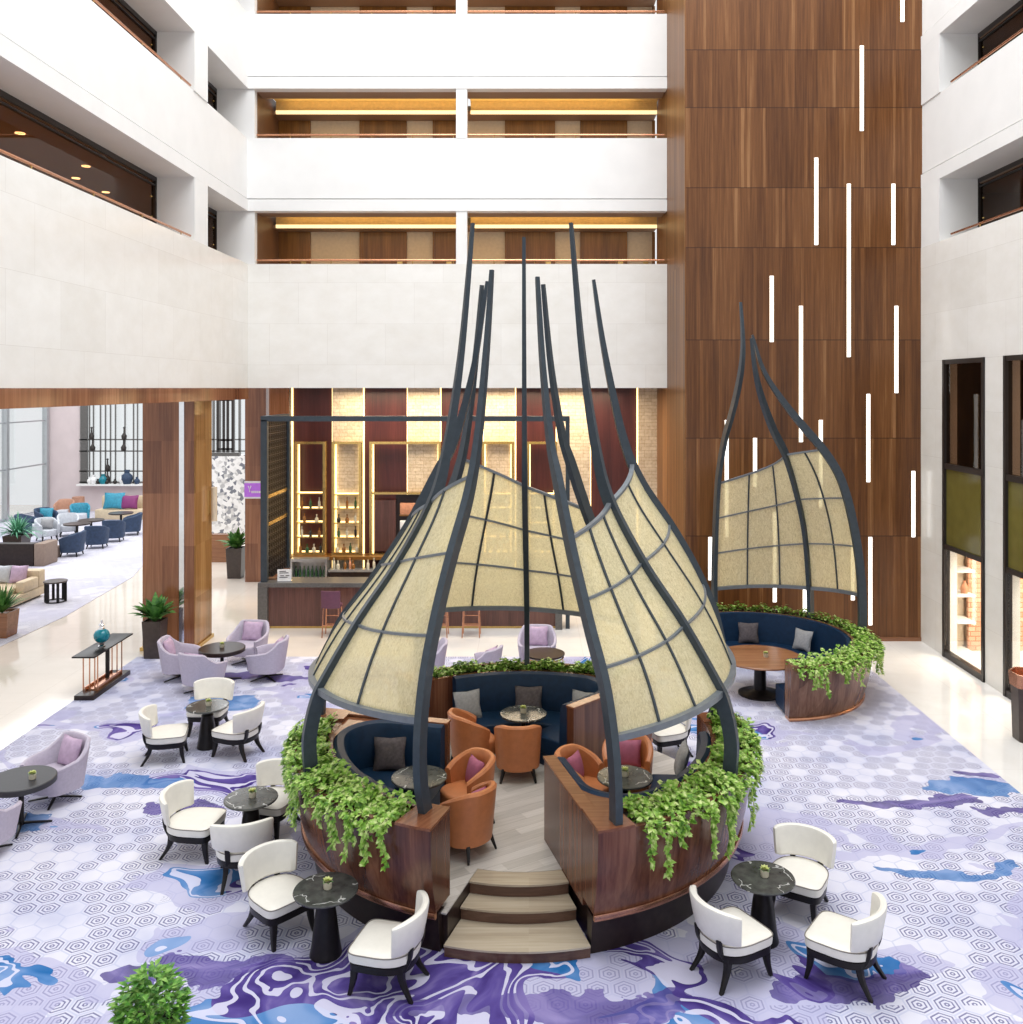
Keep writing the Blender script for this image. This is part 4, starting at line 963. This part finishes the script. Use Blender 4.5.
def pavilion_two(flower):
    C2 = (4.58, 18.45)
    t = thing('banquette_booth', 'navy curved banquette with mahogany planter wall before the walnut wall', 'booth', (*C2, 0))
    a0, a1, zt = -88, 152, 1.05
    outer = [(2.02, .07), (2.1, .35), (2.17, .7), (2.2, .95), (2.2, zt)]
    arc_wall(t, a0, a1, outer+[(2.15, zt), (2.15, .95), (1.86, .95), (1.86, zt), (1.8, zt), (1.8, .07)], 'planter_wall', 'mahogany_light', 90)
    for b0, b1 in ((a0-.2, a0+5), (a1-5, a1)): arc_wall(t, b0, b1, [(2.02, .07), (2.1, .35), (2.17, .7), (2.205, .95), (2.205, zt+.01), (1.79, zt+.01), (1.79, .07)], 'end_post', 'mahogany_light', 8)
    arc_wall(t, a0+5, a1-5, [(2.15, .95), (2.15, 1.0), (1.86, 1.0), (1.86, .95)], 'soil', 'soil', 50)
    arc_wall(t, a0, a1, [(1.8, .012), (2.04, .012), (2.05, .04), (2.04, .07), (1.8, .07)], 'copper_trim', 'copper', 60)
    arc_wall(t, a0+2, a1-2, [(1.66, .3), (1.79, .3), (1.79, 1.04), (1.75, 1.06), (1.71, 1.04)], 'bench_back', 'navy_leather', 60)
    arc_wall(t, a0+.5, a1-1, [(1.22, .06), (1.7, .06), (1.7, .44), (1.22, .44), (1.19, .4), (1.19, .1)], 'bench_seat', 'navy_leather', 60)
    c = thing('glass_canopy', 'amber glass canopy sail on three ribs in front of the walnut wall', 'canopy', (*C2, 0))
    ribs = [([(.9, 2.12), (1.22, 2.2), (2.33, 2.15), (3.36, 1.98), (4.16, 1.74), (4.7, 1.41), (5.15, 1.02), (5.74, .53), (6.36, .13), (7.07, -.1)], 5, 5),
            ([(.9, 2.0), (1.67, 1.98), (2.85, 1.81), (3.7, 1.51), (4.55, 1.07), (5.15, .57), (5.8, .16), (6.36, -.07), (7.0, -.2)], 42, 42),
            ([(.9, 2.08), (1.54, 2.13), (2.34, 2.1), (3.3, 2.02), (4.09, 1.89), (4.87, 1.58), (5.35, 1.27), (5.81, 1.0), (6.3, .77), (6.79, .66), (7.3, .69), (7.8, .77)], 102, 102)]
    canopy(c, ribs, (4.75, 4.6, 3.87), (1.78, 1.68, 1.5), (.5, 4/3, 5/3))
    pothos('trailing_pothos', 'green pothos rim of the booth before the walnut wall', C2, a0+9, a1-6, 1.86, 2.16, 1.0, 2500, 31, 0, .14, .2, .2, leafs=(.07, .11), group='planter greenery')
    pothos('trailing_pothos', 'pothos vines hanging over the front of the far right booth', C2, a0+1, 12, 1.9, 2.24, .98, 1400, 33, 36, .14, .62, .18, leafs=(.07, .11), group='planter greenery')
    t = thing('round_table', 'large round walnut table inside the far right booth', 'table', (4.5, 17.9, .012))
    MB().lathe([(0, .69), (.77, .69), (.82, .705), (.82, .73), (.81, .74), (0, .742)], 56).build('table_top', 'table_wood', t)
    MB().lathe([(0, 0), (.42, 0), (.42, .03), (.2, .06), (.12, .1), (.11, .6), (.3, .69), (0, .69)], 32).build('pedestal', 'black_wood', t)
    flower(4.6, 17.85, .754, 'small glass with pale flowers on the walnut booth table')
    def bp(r, a, mat, l):
        p = pol(r, a, 0); o = tag(pillow_bm(.44, .44, .15).build('throw_pillow', mat, ang=80), l, 'pillow', 'pillows of the far right booth'); o.location = (C2[0]+p[0], C2[1]+p[1], .66); o.rotation_euler = (0, R(-16), R(a+180))
    bp(1.52, 83, 'brown_pillow', 'dark grey pillow in the middle of the far right booth')
    bp(1.52, 38, 'grey_pillow', 'light grey pillow at the right of the far right booth')
    bp(1.52, 122, 'grey_pillow', 'light grey pillow at the left of the far right booth')
# ------------------------------------------------------------------ bar, lounge, plants, light
def bottle_bm(kind):
    p = [[(0, 0), (.036, 0), (.038, .01), (.038, .17), (.03, .2), (.013, .225), (.013, .29), (.016, .292), (.016, .31), (0, .31)],
         [(0, 0), (.05, 0), (.055, .015), (.055, .1), (.045, .13), (.015, .15), (.014, .2), (.022, .203), (.022, .235), (0, .235)],
         [(0, 0), (.042, 0), (.042, .15), (.03, .175), (.014, .185), (.014, .23), (.018, .232), (.018, .26), (0, .26)]][kind]
    return MB().lathe(p, 14)
def bar():
    Y0 = 22.7; xl, xr = pX(257.5, Y0), .8
    t = thing('bar_counter', 'long bar counter with grey stone top and brown timber front', 'bar', (0, Y0, 0))
    B(xl, xr, 0, .75, 1.05, 1.16).build('counter_top', 'grey_stone', t, smooth=False, bev=.008)
    B(xl, xl+.24, .0, .75, 0, 1.05).build('end_panel', 'grey_stone', t, smooth=False); B(xr-.17, xr, .0, .75, 0, 1.05).build('end_panel', 'grey_stone', t, smooth=False)
    B(xl+.24, xr-.17, .12, .7, .06, 1.05).build('front_panel', 'bar_front', t, smooth=False)
    B(xl+.24, xr-.17, .16, .66, 0, .06).build('toe_kick', 'brass', t, smooth=False)
    # dark steel frame with lattice side, standing on the counter's left end
    t = thing('bar_pergola', 'dark steel pergola with lattice side screen over the bar counter', 'pergola', (0, 0, 1.16))
    xf, xg = pX(265, Y0+.2), .94; zt = pZ(420, Y0+.2)-1.16; ya, yb = Y0+.15, 24.95
    MB().box(xf-.08, xf+.08, ya-.06, ya+.08, 0, zt).build('post', 'slate_metal', t, smooth=False); B(xf-.08, xf+.08, yb-.06, yb+.06, -.06, zt).build('post', 'slate_metal', t, smooth=False)
    B(xg-.05, xg+.05, ya-.05, ya+.08, -1.16, zt).build('post', 'slate_metal', t, smooth=False)
    MB().box(xf-.08, xg+.05, ya-.06, ya+.08, zt-.03, zt+.1).build('front_beam', 'slate_metal', t, smooth=False)
    MB().box(xf-.08, xf+.08, ya, yb, zt-.03, zt+.1).build('side_beam', 'slate_metal', t, smooth=False)
    g = MB(); ny, nz = 10, 22; h = zt/nz; w = (yb-ya-.12)/ny
    for i in range(ny+1): g.box(xf-.02, xf+.02, ya+.06+i*w-.014, ya+.06+i*w+.014, 0, zt)
    for j in range(nz+1): g.box(xf-.016, xf+.016, ya+.06, yb-.06, j*h-.014, j*h+.014)
    for i in range(ny):
        for j in range(nz):
            cy, cz = ya+.06+(i+.5)*w, (j+.5)*h
            g.box(xf-.012, xf+.012, cy-w*.28, cy+w*.28, cz-h*.3, cz-h*.2).box(xf-.012, xf+.012, cy-w*.28, cy+w*.28, cz+h*.2, cz+h*.3).box(xf-.012, xf+.012, cy-w*.28, cy-w*.16, cz-h*.3, cz+h*.3).box(xf-.012, xf+.012, cy+w*.16, cy+w*.28, cz-h*.3, cz+h*.3)
    g.build('lattice', 'dark_frame', t, smooth=False)
    for z in (1.35, 2.05): B(xf-.03, xf+.03, ya, yb, z, z+.09).build('brass_bar', 'brass', t, smooth=False)
    # lit display niches on the back wall
    YN = 26.3
    names = ['left bar niche', 'second bar niche', 'dark door niche', 'niche behind the left canopy ribs', 'niche behind the centre rib']
    shelves = {0: [(493, 3), (508, 2), (522, 3), (536.5, 4), (552, 4)], 1: [(494, 3), (508, 3), (522.5, 3), (537, 4), (552, 0)], 3: [(494, 3), (508, 3), (523, 3), (537, 3), (552, 0)], 4: [(494, 3), (508, 3), (523, 3), (537, 3), (552, 0)]}
    proto = {}; cnt = 0
    for i, (xa, xb) in enumerate(((295.5, 326), (332.5, 362), (370, 441), (482, 514), (527, 557))):
        a, b = pX(xa, YN), pX(xb, YN); z1, z0 = pZ(441.5, YN), 1.2
        t = thing('display_niche', ['tall brass framed niche with plum back at the left of the bar', 'brass framed niche with stone back, second from bar left', 'wide brass framed niche holding a dark door panel', 'lit niche seen through the amber glass, left of the centre rib', 'lit niche seen through the amber glass, right of the centre rib'][i], 'shelf', (a, YN, z0), 0, 'display niches behind the bar')
        w, hh = b-a, z1-z0
        MB().box(0, .07, -.12, .12, 0, hh).box(w-.07, w, -.12, .12, 0, hh).box(.07, w-.07, -.12, .12, hh-.07, hh).box(.07, w-.07, -.12, .12, 0, .05).build('frame', 'brass', t, smooth=False)
        MB().box(.07, .1, .06, .1, .05, hh-.07).box(w-.1, w-.07, .06, .1, .05, hh-.07).build('light_strip', 'led_warm', t, smooth=False)
        if i == 2:
            B(.07, w-.07, -.1, .1, pZ(493, YN)-z0-.03, pZ(493, YN)-z0+.03).build('shelf_board', 'brass', t, smooth=False)
            d = B(.13, pX(396, YN)-a, -.06, .02, .12, pZ(500, YN)-z0).build('door_panel', 'bar_front', t, smooth=False)
            B(pX(396, YN)-a, w-.1, .02, .1, .05, pZ(495, YN)-z0).build('dark_back', 'plinth_dark', t, smooth=False)
            for y in (515, 530): B(pX(400, YN)-a, w-.1, -.08, .02, pZ(y, YN)-z0-.02, pZ(y, YN)-z0+.02).build('shelf_board', 'door_wood', t, smooth=False)
            for j, (x, y0, y1, mt) in enumerate(((409, 500, 512.5, 'terracotta'), (409, 518, 528, 'paper'))):
                tag(B(-.25, .25, -.06, .06, 0, pZ(y0, YN)-pZ(y1, YN)-.03).build('box', mt, bev=.01), ['terracotta box on the upper shelf beside the dark door panel', 'pale box on the lower shelf beside the dark door panel'][j], 'box').location = (pX(x, YN), YN-.02, pZ((515, 530)[j], YN)+.022)
            continue
        prev = None
        for s, (y, n) in enumerate(shelves[i]):
            zz = pZ(y, YN); B(.07, w-.07, -.1, .1, zz-z0-.03, zz-z0).build('shelf_board', 'brass', t, smooth=False); B(.09, w-.09, .05, .09, zz-z0, zz-z0+.025).build('light_strip', 'led_warm', t, smooth=False)
        # bottles stand on the shelf boards
        rows = [(493.5, 3), (508, 3), (522.3, 3), (536.8, 4)] if i != 0 else [(508, 3), (522, 2), (536.5, 3), (552, 4)]
        rows = [(508, 3), (522.4, 3 if i else 2), (536.8, 3), (552, 4)]
        for s, (y, n) in enumerate(rows):
            zz = pZ(y, YN)+.002 if y != 552 else pZ(552, YN)+.002
            for q in range(n):
                kd = (0, 1, 2, 1)[s] if (q+i) % 3 else (0, 2, 0, 2)[s]; mt = ('bottle_amber', 'bottle_clear', 'bottle_amber', 'bottle_dark', 'bottle_clear', 'bottle_green')[(q*5+s*2+i) % 6]
                l = '%s bottle from left on the %s shelf, %s' % (['first', 'second', 'third', 'fourth'][q], ['top', 'second', 'third', 'bottom'][s], names[i])
                key = (kd, mt)
                if key not in proto: o = proto[key] = bottle_bm(kd).build('bottle', mt)
                else: o = proto[key].copy(); COL.objects.link(o)
                tag(o, l, 'bottle', 'bottles on the bar shelves'); o.location = (a+w*(q+.75)/(n+.5), YN-.02, zz)
    # under-counter: fridge, back counter
    YK = 25.75
    t = thing('bottle_fridge', 'glass fronted bottle fridge behind the bar, left end', 'fridge', (pX(308.5, YK), YK, 0))
    w = (pX(327, YK)-pX(290, YK))/2; zt = pZ(559, YK)
    MB().box(-w, -w+.06, 0, .5, 0, zt).box(w-.06, w, 0, .5, 0, zt).box(-w+.06, w-.06, 0, .5, zt-.08, zt).box(-w+.06, w-.06, 0, .5, 0, .3).box(-w+.06, w-.06, .45, .5, .3, zt-.08).build('case', 'bright_metal', t, smooth=False)
    B(-w+.06, w-.06, .05, .45, .62, .64).build('shelf_board', 'bright_metal', t, smooth=False)
    for r in range(2):
        for q in range(8):
            o = proto[(0, 'bottle_green')] if (0, 'bottle_green') in proto else list(proto.values())[0]
            o = o.copy(); COL.objects.link(o); tag(o, '%s bottle from left on the %s fridge shelf' % (['first', 'second', 'third', 'fourth', 'fifth', 'sixth', 'seventh', 'last'][q], ('upper', 'lower')[r]), 'bottle', 'bottles in the bar fridge')
            o.location = (pX(308.5, YK)-w+.12+(2*w-.24)*q/7, YK+.2, (.642, .302)[r])
    t = thing('back_counter', 'steel topped work counter behind the bar', 'counter', (0, YK, 0))
    B(pX(328, YK), 3.2, 0, .3, .82, .88).build('counter_top', 'bright_metal', t, smooth=False, bev=.006); B(pX(328, YK), 3.2, .04, .3, 0, .82).build('cabinet', 'plinth_dark', t, smooth=False)
    for j, (x, mt) in enumerate(((334, 'bottle_clear'), (338, 'bottle_clear'), (345, 'bottle_amber'), (350, 'terracotta'), (353, 'bottle_amber'), (368, 'bottle_clear'), (374, 'bottle_clear'))):
        tag(bottle_bm(j % 3).build('bottle', mt), '%s bottle from left standing on the steel back counter' % ['first', 'second', 'third', 'fourth', 'fifth', 'sixth', 'last'][j], 'bottle', 'bottles on the back counter').location = (pX(x, YK+.15), YK+.15, .88)
    t = thing('menu_stand', 'white printed menu stand on the left end of the bar', 'menu', (pX(284, 22.9), 22.95, 1.16), 8)
    MB().prism([(-.17, -.03), (.17, -.03), (.17, -.02), (-.17, -.02)], 0, .3).build('card', 'paper', t, smooth=False)
    g = MB()
    for z, a, b in ((.24, -.12, .04), (.2, -.12, .1), (.13, -.1, -.01), (.13, .03, .12), (.09, -.12, .08)): g.box(a, b, -.034, -.03, z, z+.018)
    g.build('print', 'dark_frame', t, smooth=False); B(-.19, .19, -.06, .06, 0, .012).build('foot', 'chrome', t, smooth=False)
    tag(B(-.13, .13, -.1, .1, 0, .05).build('book', 'brown_wall', bev=.006), 'closed brown folder lying on the bar end beside menu stand', 'folder').location = (pX(268, 22.9)+.02, 23.15, 1.16)
    # purple hanging sign before the second column
    t = thing('sign', 'purple sign with small white lettering hung before the far column', 'sign', (pX(252, 27.9), 28.2, pZ(498, 27.9)))
    w = (pX(262, 27.9)-pX(241, 27.9))/2; h = pZ(484, 27.9)-pZ(498, 27.9)
    B(-w, w, -.03, .1, 0, h).build('panel', 'purple_sign', t, smooth=False)
    MB().box(-w, w, -.035, .1, h, h+.05).box(-w, w, -.035, .1, -.05, 0).build('frame', 'sign_white', t, smooth=False)
    g = MB()
    g.tube([(-.19, -.04, h*.8), (-.15, -.04, h*.5), (-.11, -.04, h*.8)], .018, 5); g.tube([(-.15, -.04, h*.5), (-.15, -.04, h*.36)], .018, 5)
    for k in range(6): g.box(-.1+k*.06, -.06+k*.06, -.04, -.03, h*.28, h*.44)
    g.build('lettering', 'sign_white', t, smooth=False)
    # column wall sconce
    t = thing('wall_sconce', 'tall frosted wall sconce on the golden column side', 'wall light', (-7.66, 21.9, pZ(521, 21.9)), 0)
    h = pZ(487, 21.9)-pZ(521, 21.9); MB().lathe([(0, 0), (.07, 0), (.07, h), (0, h)], 20, (.1, 0, 0)).build('lamp_shade', 'cream', t); B(0, .06, -.04, .04, h*.2, h*.9).build('bracket', 'brass', t, smooth=False)

def blades(g, q, n, L, W, z0, spread=1.0, droop=.35):
    for i in range(n):
        b = q.uniform(0, 2*pi); k = q.uniform(.25, 1)*spread; l = L*q.uniform(.7, 1.1); P = []
        for j in range(6):
            f = j/5; P.append(Vector((cos(b)*k*l*f, sin(b)*k*l*f, z0+l*(f*(1.15-.4*k)-droop*k*f*f*1.3))))
        sd = Vector((-sin(b), cos(b), 0)); V = []
        for j, p in enumerate(P):
            w = W*sin(pi*min(.98, .12+.86*j/5))*.5; V.append((g.bm.verts.new(p-sd*w+Vector((0, 0, w*.3))), g.bm.verts.new(p-Vector((0, 0, 0))), g.bm.verts.new(p+sd*w+Vector((0, 0, w*.3)))))
        for a, c in zip(V, V[1:]): g.bm.faces.new((a[0], a[1], c[1], c[0])); g.bm.faces.new((a[1], a[2], c[2], c[1]))
def potted(name, label, x, y, w, h, z=0, mat='dark_pot', leafm='leaf_dark', n=26, L=.6, W=.12, seed=1, spread=1, droop=.35, rz=0):
    t = thing(name, label, 'plant', (x, y, z), rz)
    MB().loft([[(i*a, j*a, zz) for i, j in ((-1, -1), (1, -1), (1, 1), (-1, 1))] for a, zz in ((w*.42, 0), (w*.5, h), (w*.44, h), (w*.42, h-.05))]).build('pot', mat, t, smooth=False, bev=.006)
    g = MB(); blades(g, random.Random(seed), n, L, W, h-.06, spread, droop); g.build('foliage', leafm, t, recalc=False)
    return t
def plants():
    potted('potted_plant', 'broad leaved plant in tall dark square pot at the column foot', pX(154, 20.35), 20.4, .42, .84, 0, n=60, L=.66, W=.17, seed=3, spread=.95)
    potted('potted_plant', 'plant in tall dark pot by the far column near the bar', pX(236, 29), 29.0, .5, .95, 0, n=50, L=.75, W=.17, seed=5)
    t = thing('potted_plant', 'leafy green plant in a dark pot at bottom left', 'plant', (-3.2, 7.7, .012))
    MB().loft([[(i*a, j*a, z) for i, j in ((-1, -1), (1, -1), (1, 1), (-1, 1))] for a, z in ((.15, 0), (.19, .62), (.17, .62), (.16, .56))]).build('pot', 'dark_pot', t, smooth=False, bev=.006)
    q = random.Random(9); g = MB()
    for i in range(800):
        a = q.uniform(0, 2*pi); rr = .27*q.random()**.5; h = .6+.5*q.random()*(1-(rr/.3)**2*.6)
        g.leaf((rr*cos(a), rr*sin(a), h), (cos(a)+q.uniform(-.6, .6), sin(a)+q.uniform(-.6, .6), q.uniform(-.2, .8)), (q.uniform(-.3, .3), q.uniform(-.3, .3), 1), q.uniform(.06, .11), q.uniform(.035, .06))
    g.build('foliage', 'leaf_mid', t, recalc=False, smooth=False)
    t = potted('potted_palm', 'tall fan leaved palm behind the taupe lounge seat', pX(17, 33.6), 33.6, .7, .6, .012, n=110, L=1.05, W=.06, leafm='palm_leaf', seed=8, spread=1.1, droop=.55)
    t = potted('potted_plant', 'white flowering plant in brown planter at the left edge', -12.75, 22.1, .55, .62, 0, n=110, L=.75, W=.05, mat='table_wood', seed=12, spread=.9)
def lounge():
    # cream sofa
    t = thing('sofa', 'cream sofa with low arms at left edge of the lounge', 'sofa', (-15.1, 25.6, .012))
    B(-1.2, 1.1, -.85, .85, .06, .3).build('base', 'sofa_cream', t, bev=.03); B(-1.1, .85, -.85, .5, .3, .46).build('seat_cushion', 'sofa_cream', t, bev=.05)
    B(-1.2, 1.1, .5, .85, .3, .78).build('backrest', 'sofa_cream', t, bev=.05); B(.85, 1.1, -.3, .5, .3, .62).build('arm', 'sofa_cream', t, bev=.05)
    B(-1.1, 1.0, -.75, .75, 0, .06).build('plinth', 'black_wood', t)
    for k, (x, m_, l) in enumerate(((-14.5, 'lavender_pillow', 'pink pillow at the right of the cream sofa'), (-14.95, 'pale_fabric', 'pale pillow leaning on the cream sofa back'))):
        o = tag(pillow_bm(.5, .5, .18).build('throw_pillow', m_, ang=80), l, 'pillow', 'sofa pillows'); o.location = (x, 25.95, .72); o.rotation_euler = (0, R(-15), R(-90))
    t = thing('side_table', 'round black side table on slab legs beside the cream sofa', 'side table', (-13.3, 25.65, .012))
    MB().lathe([(0, .55), (.3, .55), (.31, .56), (.31, .59), (0, .595)], 32).build('table_top', 'dark_pot', t)
    for k in range(6): a = R(60*k+10); MB().bar((.26*cos(a), .26*sin(a), 0), (.26*cos(a), .26*sin(a), .55), .07, .03).build('leg', 'black_wood', t)
    MB().tube([(.26*cos(R(15*k)), .26*sin(R(15*k)), .02) for k in range(25)], .018, 6).build('ring', 'black_wood', t)
    # taupe banquette
    t = thing('lounge_bench', 'large taupe L shaped bench in front of the palm', 'bench', (-18.0, 31.6, .012))
    B(-2.2, 1.34, -.9, -.55, 0, .76).build('backrest', 'plinth_dark', t, bev=.03); B(-2.2, 1.34, -.55, .9, .0, .42).build('seat', 'taupe', t, bev=.04); B(1.35, 1.7, -.9, .0, 0, .76).build('arm', 'taupe', t, bev=.03)
    tag(B(-1.2, .7, -.3, .1, 0, .1).build('cushion_roll', 'navy_fabric', bev=.04), 'navy cushion lying on the taupe bench', 'cushion').location = (-18.3, 31.7, .435)
    def g(x, y): return fl(x, y)
    sp = [(*g(72, 556), 185, 'dark navy armchair nearest the marble path in the lounge', 'navy_fabric'), (*g(97, 548), 100, 'navy barrel chair with its back to the viewer, nearer of two', 'navy_fabric'), (*g(114, 541.5), 100, 'navy barrel chair with its back to the viewer, farther of two', 'navy_fabric'),
          (*g(47, 541), 320, 'pale armchair with sage pillow behind the taupe bench', 'pale_fabric'), (*g(68, 536), 300, 'pale blue armchair at the middle lounge table', 'pale_fabric'), (*g(46, 529), 330, 'navy armchair by the bright window in the lounge', 'navy_fabric'),
          (*g(80, 524), 300, 'teal armchair in front of the lilac lounge wall', 'teal_fabric'), (*g(131, 535), 200, 'navy armchair far right in the lounge by the column edge', 'navy_fabric'), (*g(27, 536), 10, 'navy armchair half hidden by the palm', 'navy_fabric'), (*g(64, 520), 280, 'terracotta tub armchair under the floor lamps', 'lampshade')]
    pr = {}
    for x, y, a, l, m_ in sp:
        if m_ not in pr: o = pr[m_] = make_armchair(l, m_); o.location = (x, y, .012); o.rotation_euler.z = R(a); o['group'] = 'lounge armchairs'
        else: dup(pr[m_], (x, y, .012), a, l)
    for (x, y), l in ((g(91, 536), 'dark round lounge table with pale things on it, nearer'), (g(77, 540), 'low dark lounge table before the pale armchairs'), (g(121, 528), 'dark lounge table in front of the pale sofa')):
        t = thing('coffee_table', l, 'table', (x, y, .012)); MB().lathe([(0, .6), (.5, .6), (.5, .65), (0, .65)], 28).build('table_top', 'dark_pot', t); MB().lathe([(0, 0), (.25, 0), (.25, .03), (.05, .06), (.05, .6), (0, .6)], 20).build('pedestal', 'black_wood', t)
    t = thing('sofa', 'long pale sofa against the far lounge wall', 'sofa', (-17.6, 42.2, .012)); B(-2.2, 2.6, -.6, .3, 0, .45).build('seat', 'sofa_cream', t, bev=.04); B(-2.2, 2.6, .1, .3, .45, 1.0).build('backrest', 'sofa_cream', t, bev=.04)
    for x, y, z, m_, l, w in ((-19.0, 41.8, .85, 'teal_fabric', 'large turquoise cushion on the far lounge sofa', .95), (-18.3, 41.8, .79, 'magenta_fabric', 'magenta cushion beside the turquoise one', .8), (*g(46, 529), .66, 'teal_fabric', 'turquoise cushion in the armchair by the bright window', .6), (*g(47, 541), .68, 'grey_pillow', 'sage pillow in the pale armchair', .5)):
        o = tag(pillow_bm(w, w*.8, .3).build('throw_pillow', m_, ang=80), l, 'pillow', 'lounge cushions'); o.location = (x, y, z); o.rotation_euler = (0, R(-16), R(-90))
    for k, (x, y, l) in enumerate(((pX(62, 42), 42.3, 'floor lamp with terracotta drum shade, left of the pair'), (pX(72, 43), 43.6, 'floor lamp with darker drum shade, right of the pair'))):
        t = thing('floor_lamp', l, 'floor lamp', (x, y, .012)); z = pZ((499.5, 497)[k], y)
        MB().lathe([(0, z-.35), (.28, z-.35), (.27, z), (0, z)], 24).build('lamp_shade', 'lampshade', t); MB().lathe([(0, 0), (.16, 0), (.16, .02), (.012, .04), (.012, z-.3), (0, z-.3)], 16).build('pole', 'copper', t)
    # ornaments along the window sill and on its rails
    for k, (x, y0, y1, m_, l) in enumerate(((90, 494, 501, 'paper', 'white jar at the left of the lounge sill'), (93.5, 492, 501, 'paper', 'tall white jar on the lounge sill'), (103, 483, 493, 'turquoise', 'blue vase at the left of the lounge window'), (127, 481, 495, 'navy_fabric', 'blue gourd vase at the right of the lounge window'),
            (98, 496, 501, 'dark_frame', 'small dark pot on the lounge sill, left'), (107, 496, 501, 'dark_frame', 'small dark pot on the lounge sill, middle'), (115, 496, 501, 'dark_frame', 'small dark pot on the lounge sill, right'), (123, 491, 501, 'paper', 'white figure jar on the lounge sill'), (137, 494, 501, 'navy_fabric', 'dark blue jar at the right of the sill'))):
        Y = 44.33; h = pZ(y0, Y)-pZ(y1, Y); r = h*.4
        tag(MB().lathe([(0, 0), (r*.6, 0), (r, h*.35), (r*.9, h*.6), (r*.4, h*.8), (r*.5, h), (0, h)], 16).build('vase', m_), l, 'vase', 'lounge sill vases').location = (pX(x, Y), Y, 1.352)
    for k, (x, y, l) in enumerate(((92, 439.5, 'dark ornament on the upper window rail, left'), (124.5, 439.5, 'dark ornament on the upper window rail, right'), (93, 451, 'dark ornament on the second window rail, left'), (124, 451, 'dark ornament on the second window rail, right'), (108, 471, 'dark ornament on the third window rail'), (108, 482, 'dark ornament on the lowest window rail, middle'), (126, 482, 'dark ornament on the lowest window rail, right'))):
        tag(MB().lathe([(0, 0), (.11, 0), (.13, .15), (.04, .3), (.03, .5), (.06, .55), (0, .6)], 12).build('ornament', 'dark_frame'), l, 'ornament', 'ornaments on the window rails').location = (pX(x, 44.5), 44.46, pZ(y, 44.5)+.03)
    # low planter wall and pebbled display seen past the column
    struct('trim_16', B(pX(208, 31.5), pX(238, 31.5), 31.5, 31.8, .0, .95), 'table_wood', smooth=False)

def light():
    w = bpy.data.worlds.new('World'); S.world = w; w.use_nodes = True
    bg = w.node_tree.nodes['Background']; bg.inputs[0].default_value = (.96, .98, 1, 1); bg.inputs[1].default_value = WORLD
    def area(name, loc, rot, sx, sy, p, col=(1, 1, 1)):
        d = bpy.data.lights.new(name, 'AREA'); d.shape = 'RECTANGLE'; d.size = sx; d.size_y = sy; d.energy = p; d.color = col
        o = bpy.data.objects.new(name, d); COL.objects.link(o); o.location = loc; o.rotation_euler = [R(a) for a in rot]; return o
    area('skylight', (1, 13.5, 24), (0, 0, 0), 14, 16, SKY)
    area('bar_lights', (-1.5, 25.4, 5.9), (0, 0, 0), 8, 1.4, 420, (1, .8, .55))
    area('shop_lights', (11, 18.5, 2.4), (0, 0, 0), 2, 4, 260, (1, .88, .72))
    area('lounge_daylight', (-16, 34, 9), (0, 0, 0), 14, 20, 1900, (.97, .98, 1))
    for i, (z0, z1) in enumerate(LV):
        area('corridor_lamps', (-2, 26, z1-.15), (0, 0, 0), 10, .6, 30, (1, .68, .35))
        area('gallery_lamps', (-10, 15, z1-.2), (0, 0, 0), 1, 12, 75, (1, .68, .4))
        area('cove_lamps', (-2, 25.95, z1-.02), (180, 0, 0), 10, .3, 22, (1, .74, .34))
WORLD, SKY = .92, 3700
def camera():
    c = bpy.data.cameras.new('Camera'); o = bpy.data.objects.new('Camera', c); COL.objects.link(o); S.camera = o
    o.location = (0, 0, H); o.rotation_euler = (R(90), 0, 0)
    c.sensor_fit = 'HORIZONTAL'; c.sensor_width = 36; c.lens = F/1023*36
    c.shift_x = -(CX-511.5)/1023; c.shift_y = -(512-CY)/1023; c.clip_end = 200
    v = S.view_settings; S.display_settings.display_device = 'sRGB'
    v.view_transform = 'Standard'; v.look = 'None'; v.gamma = 1; v.exposure = EXPO; v.use_curve_mapping = False
EXPO = .1
mk_materials(); room(); fw = furniture(); pavilion(fw); pavilion_two(fw); bar(); plants(); lounge(); light(); camera()
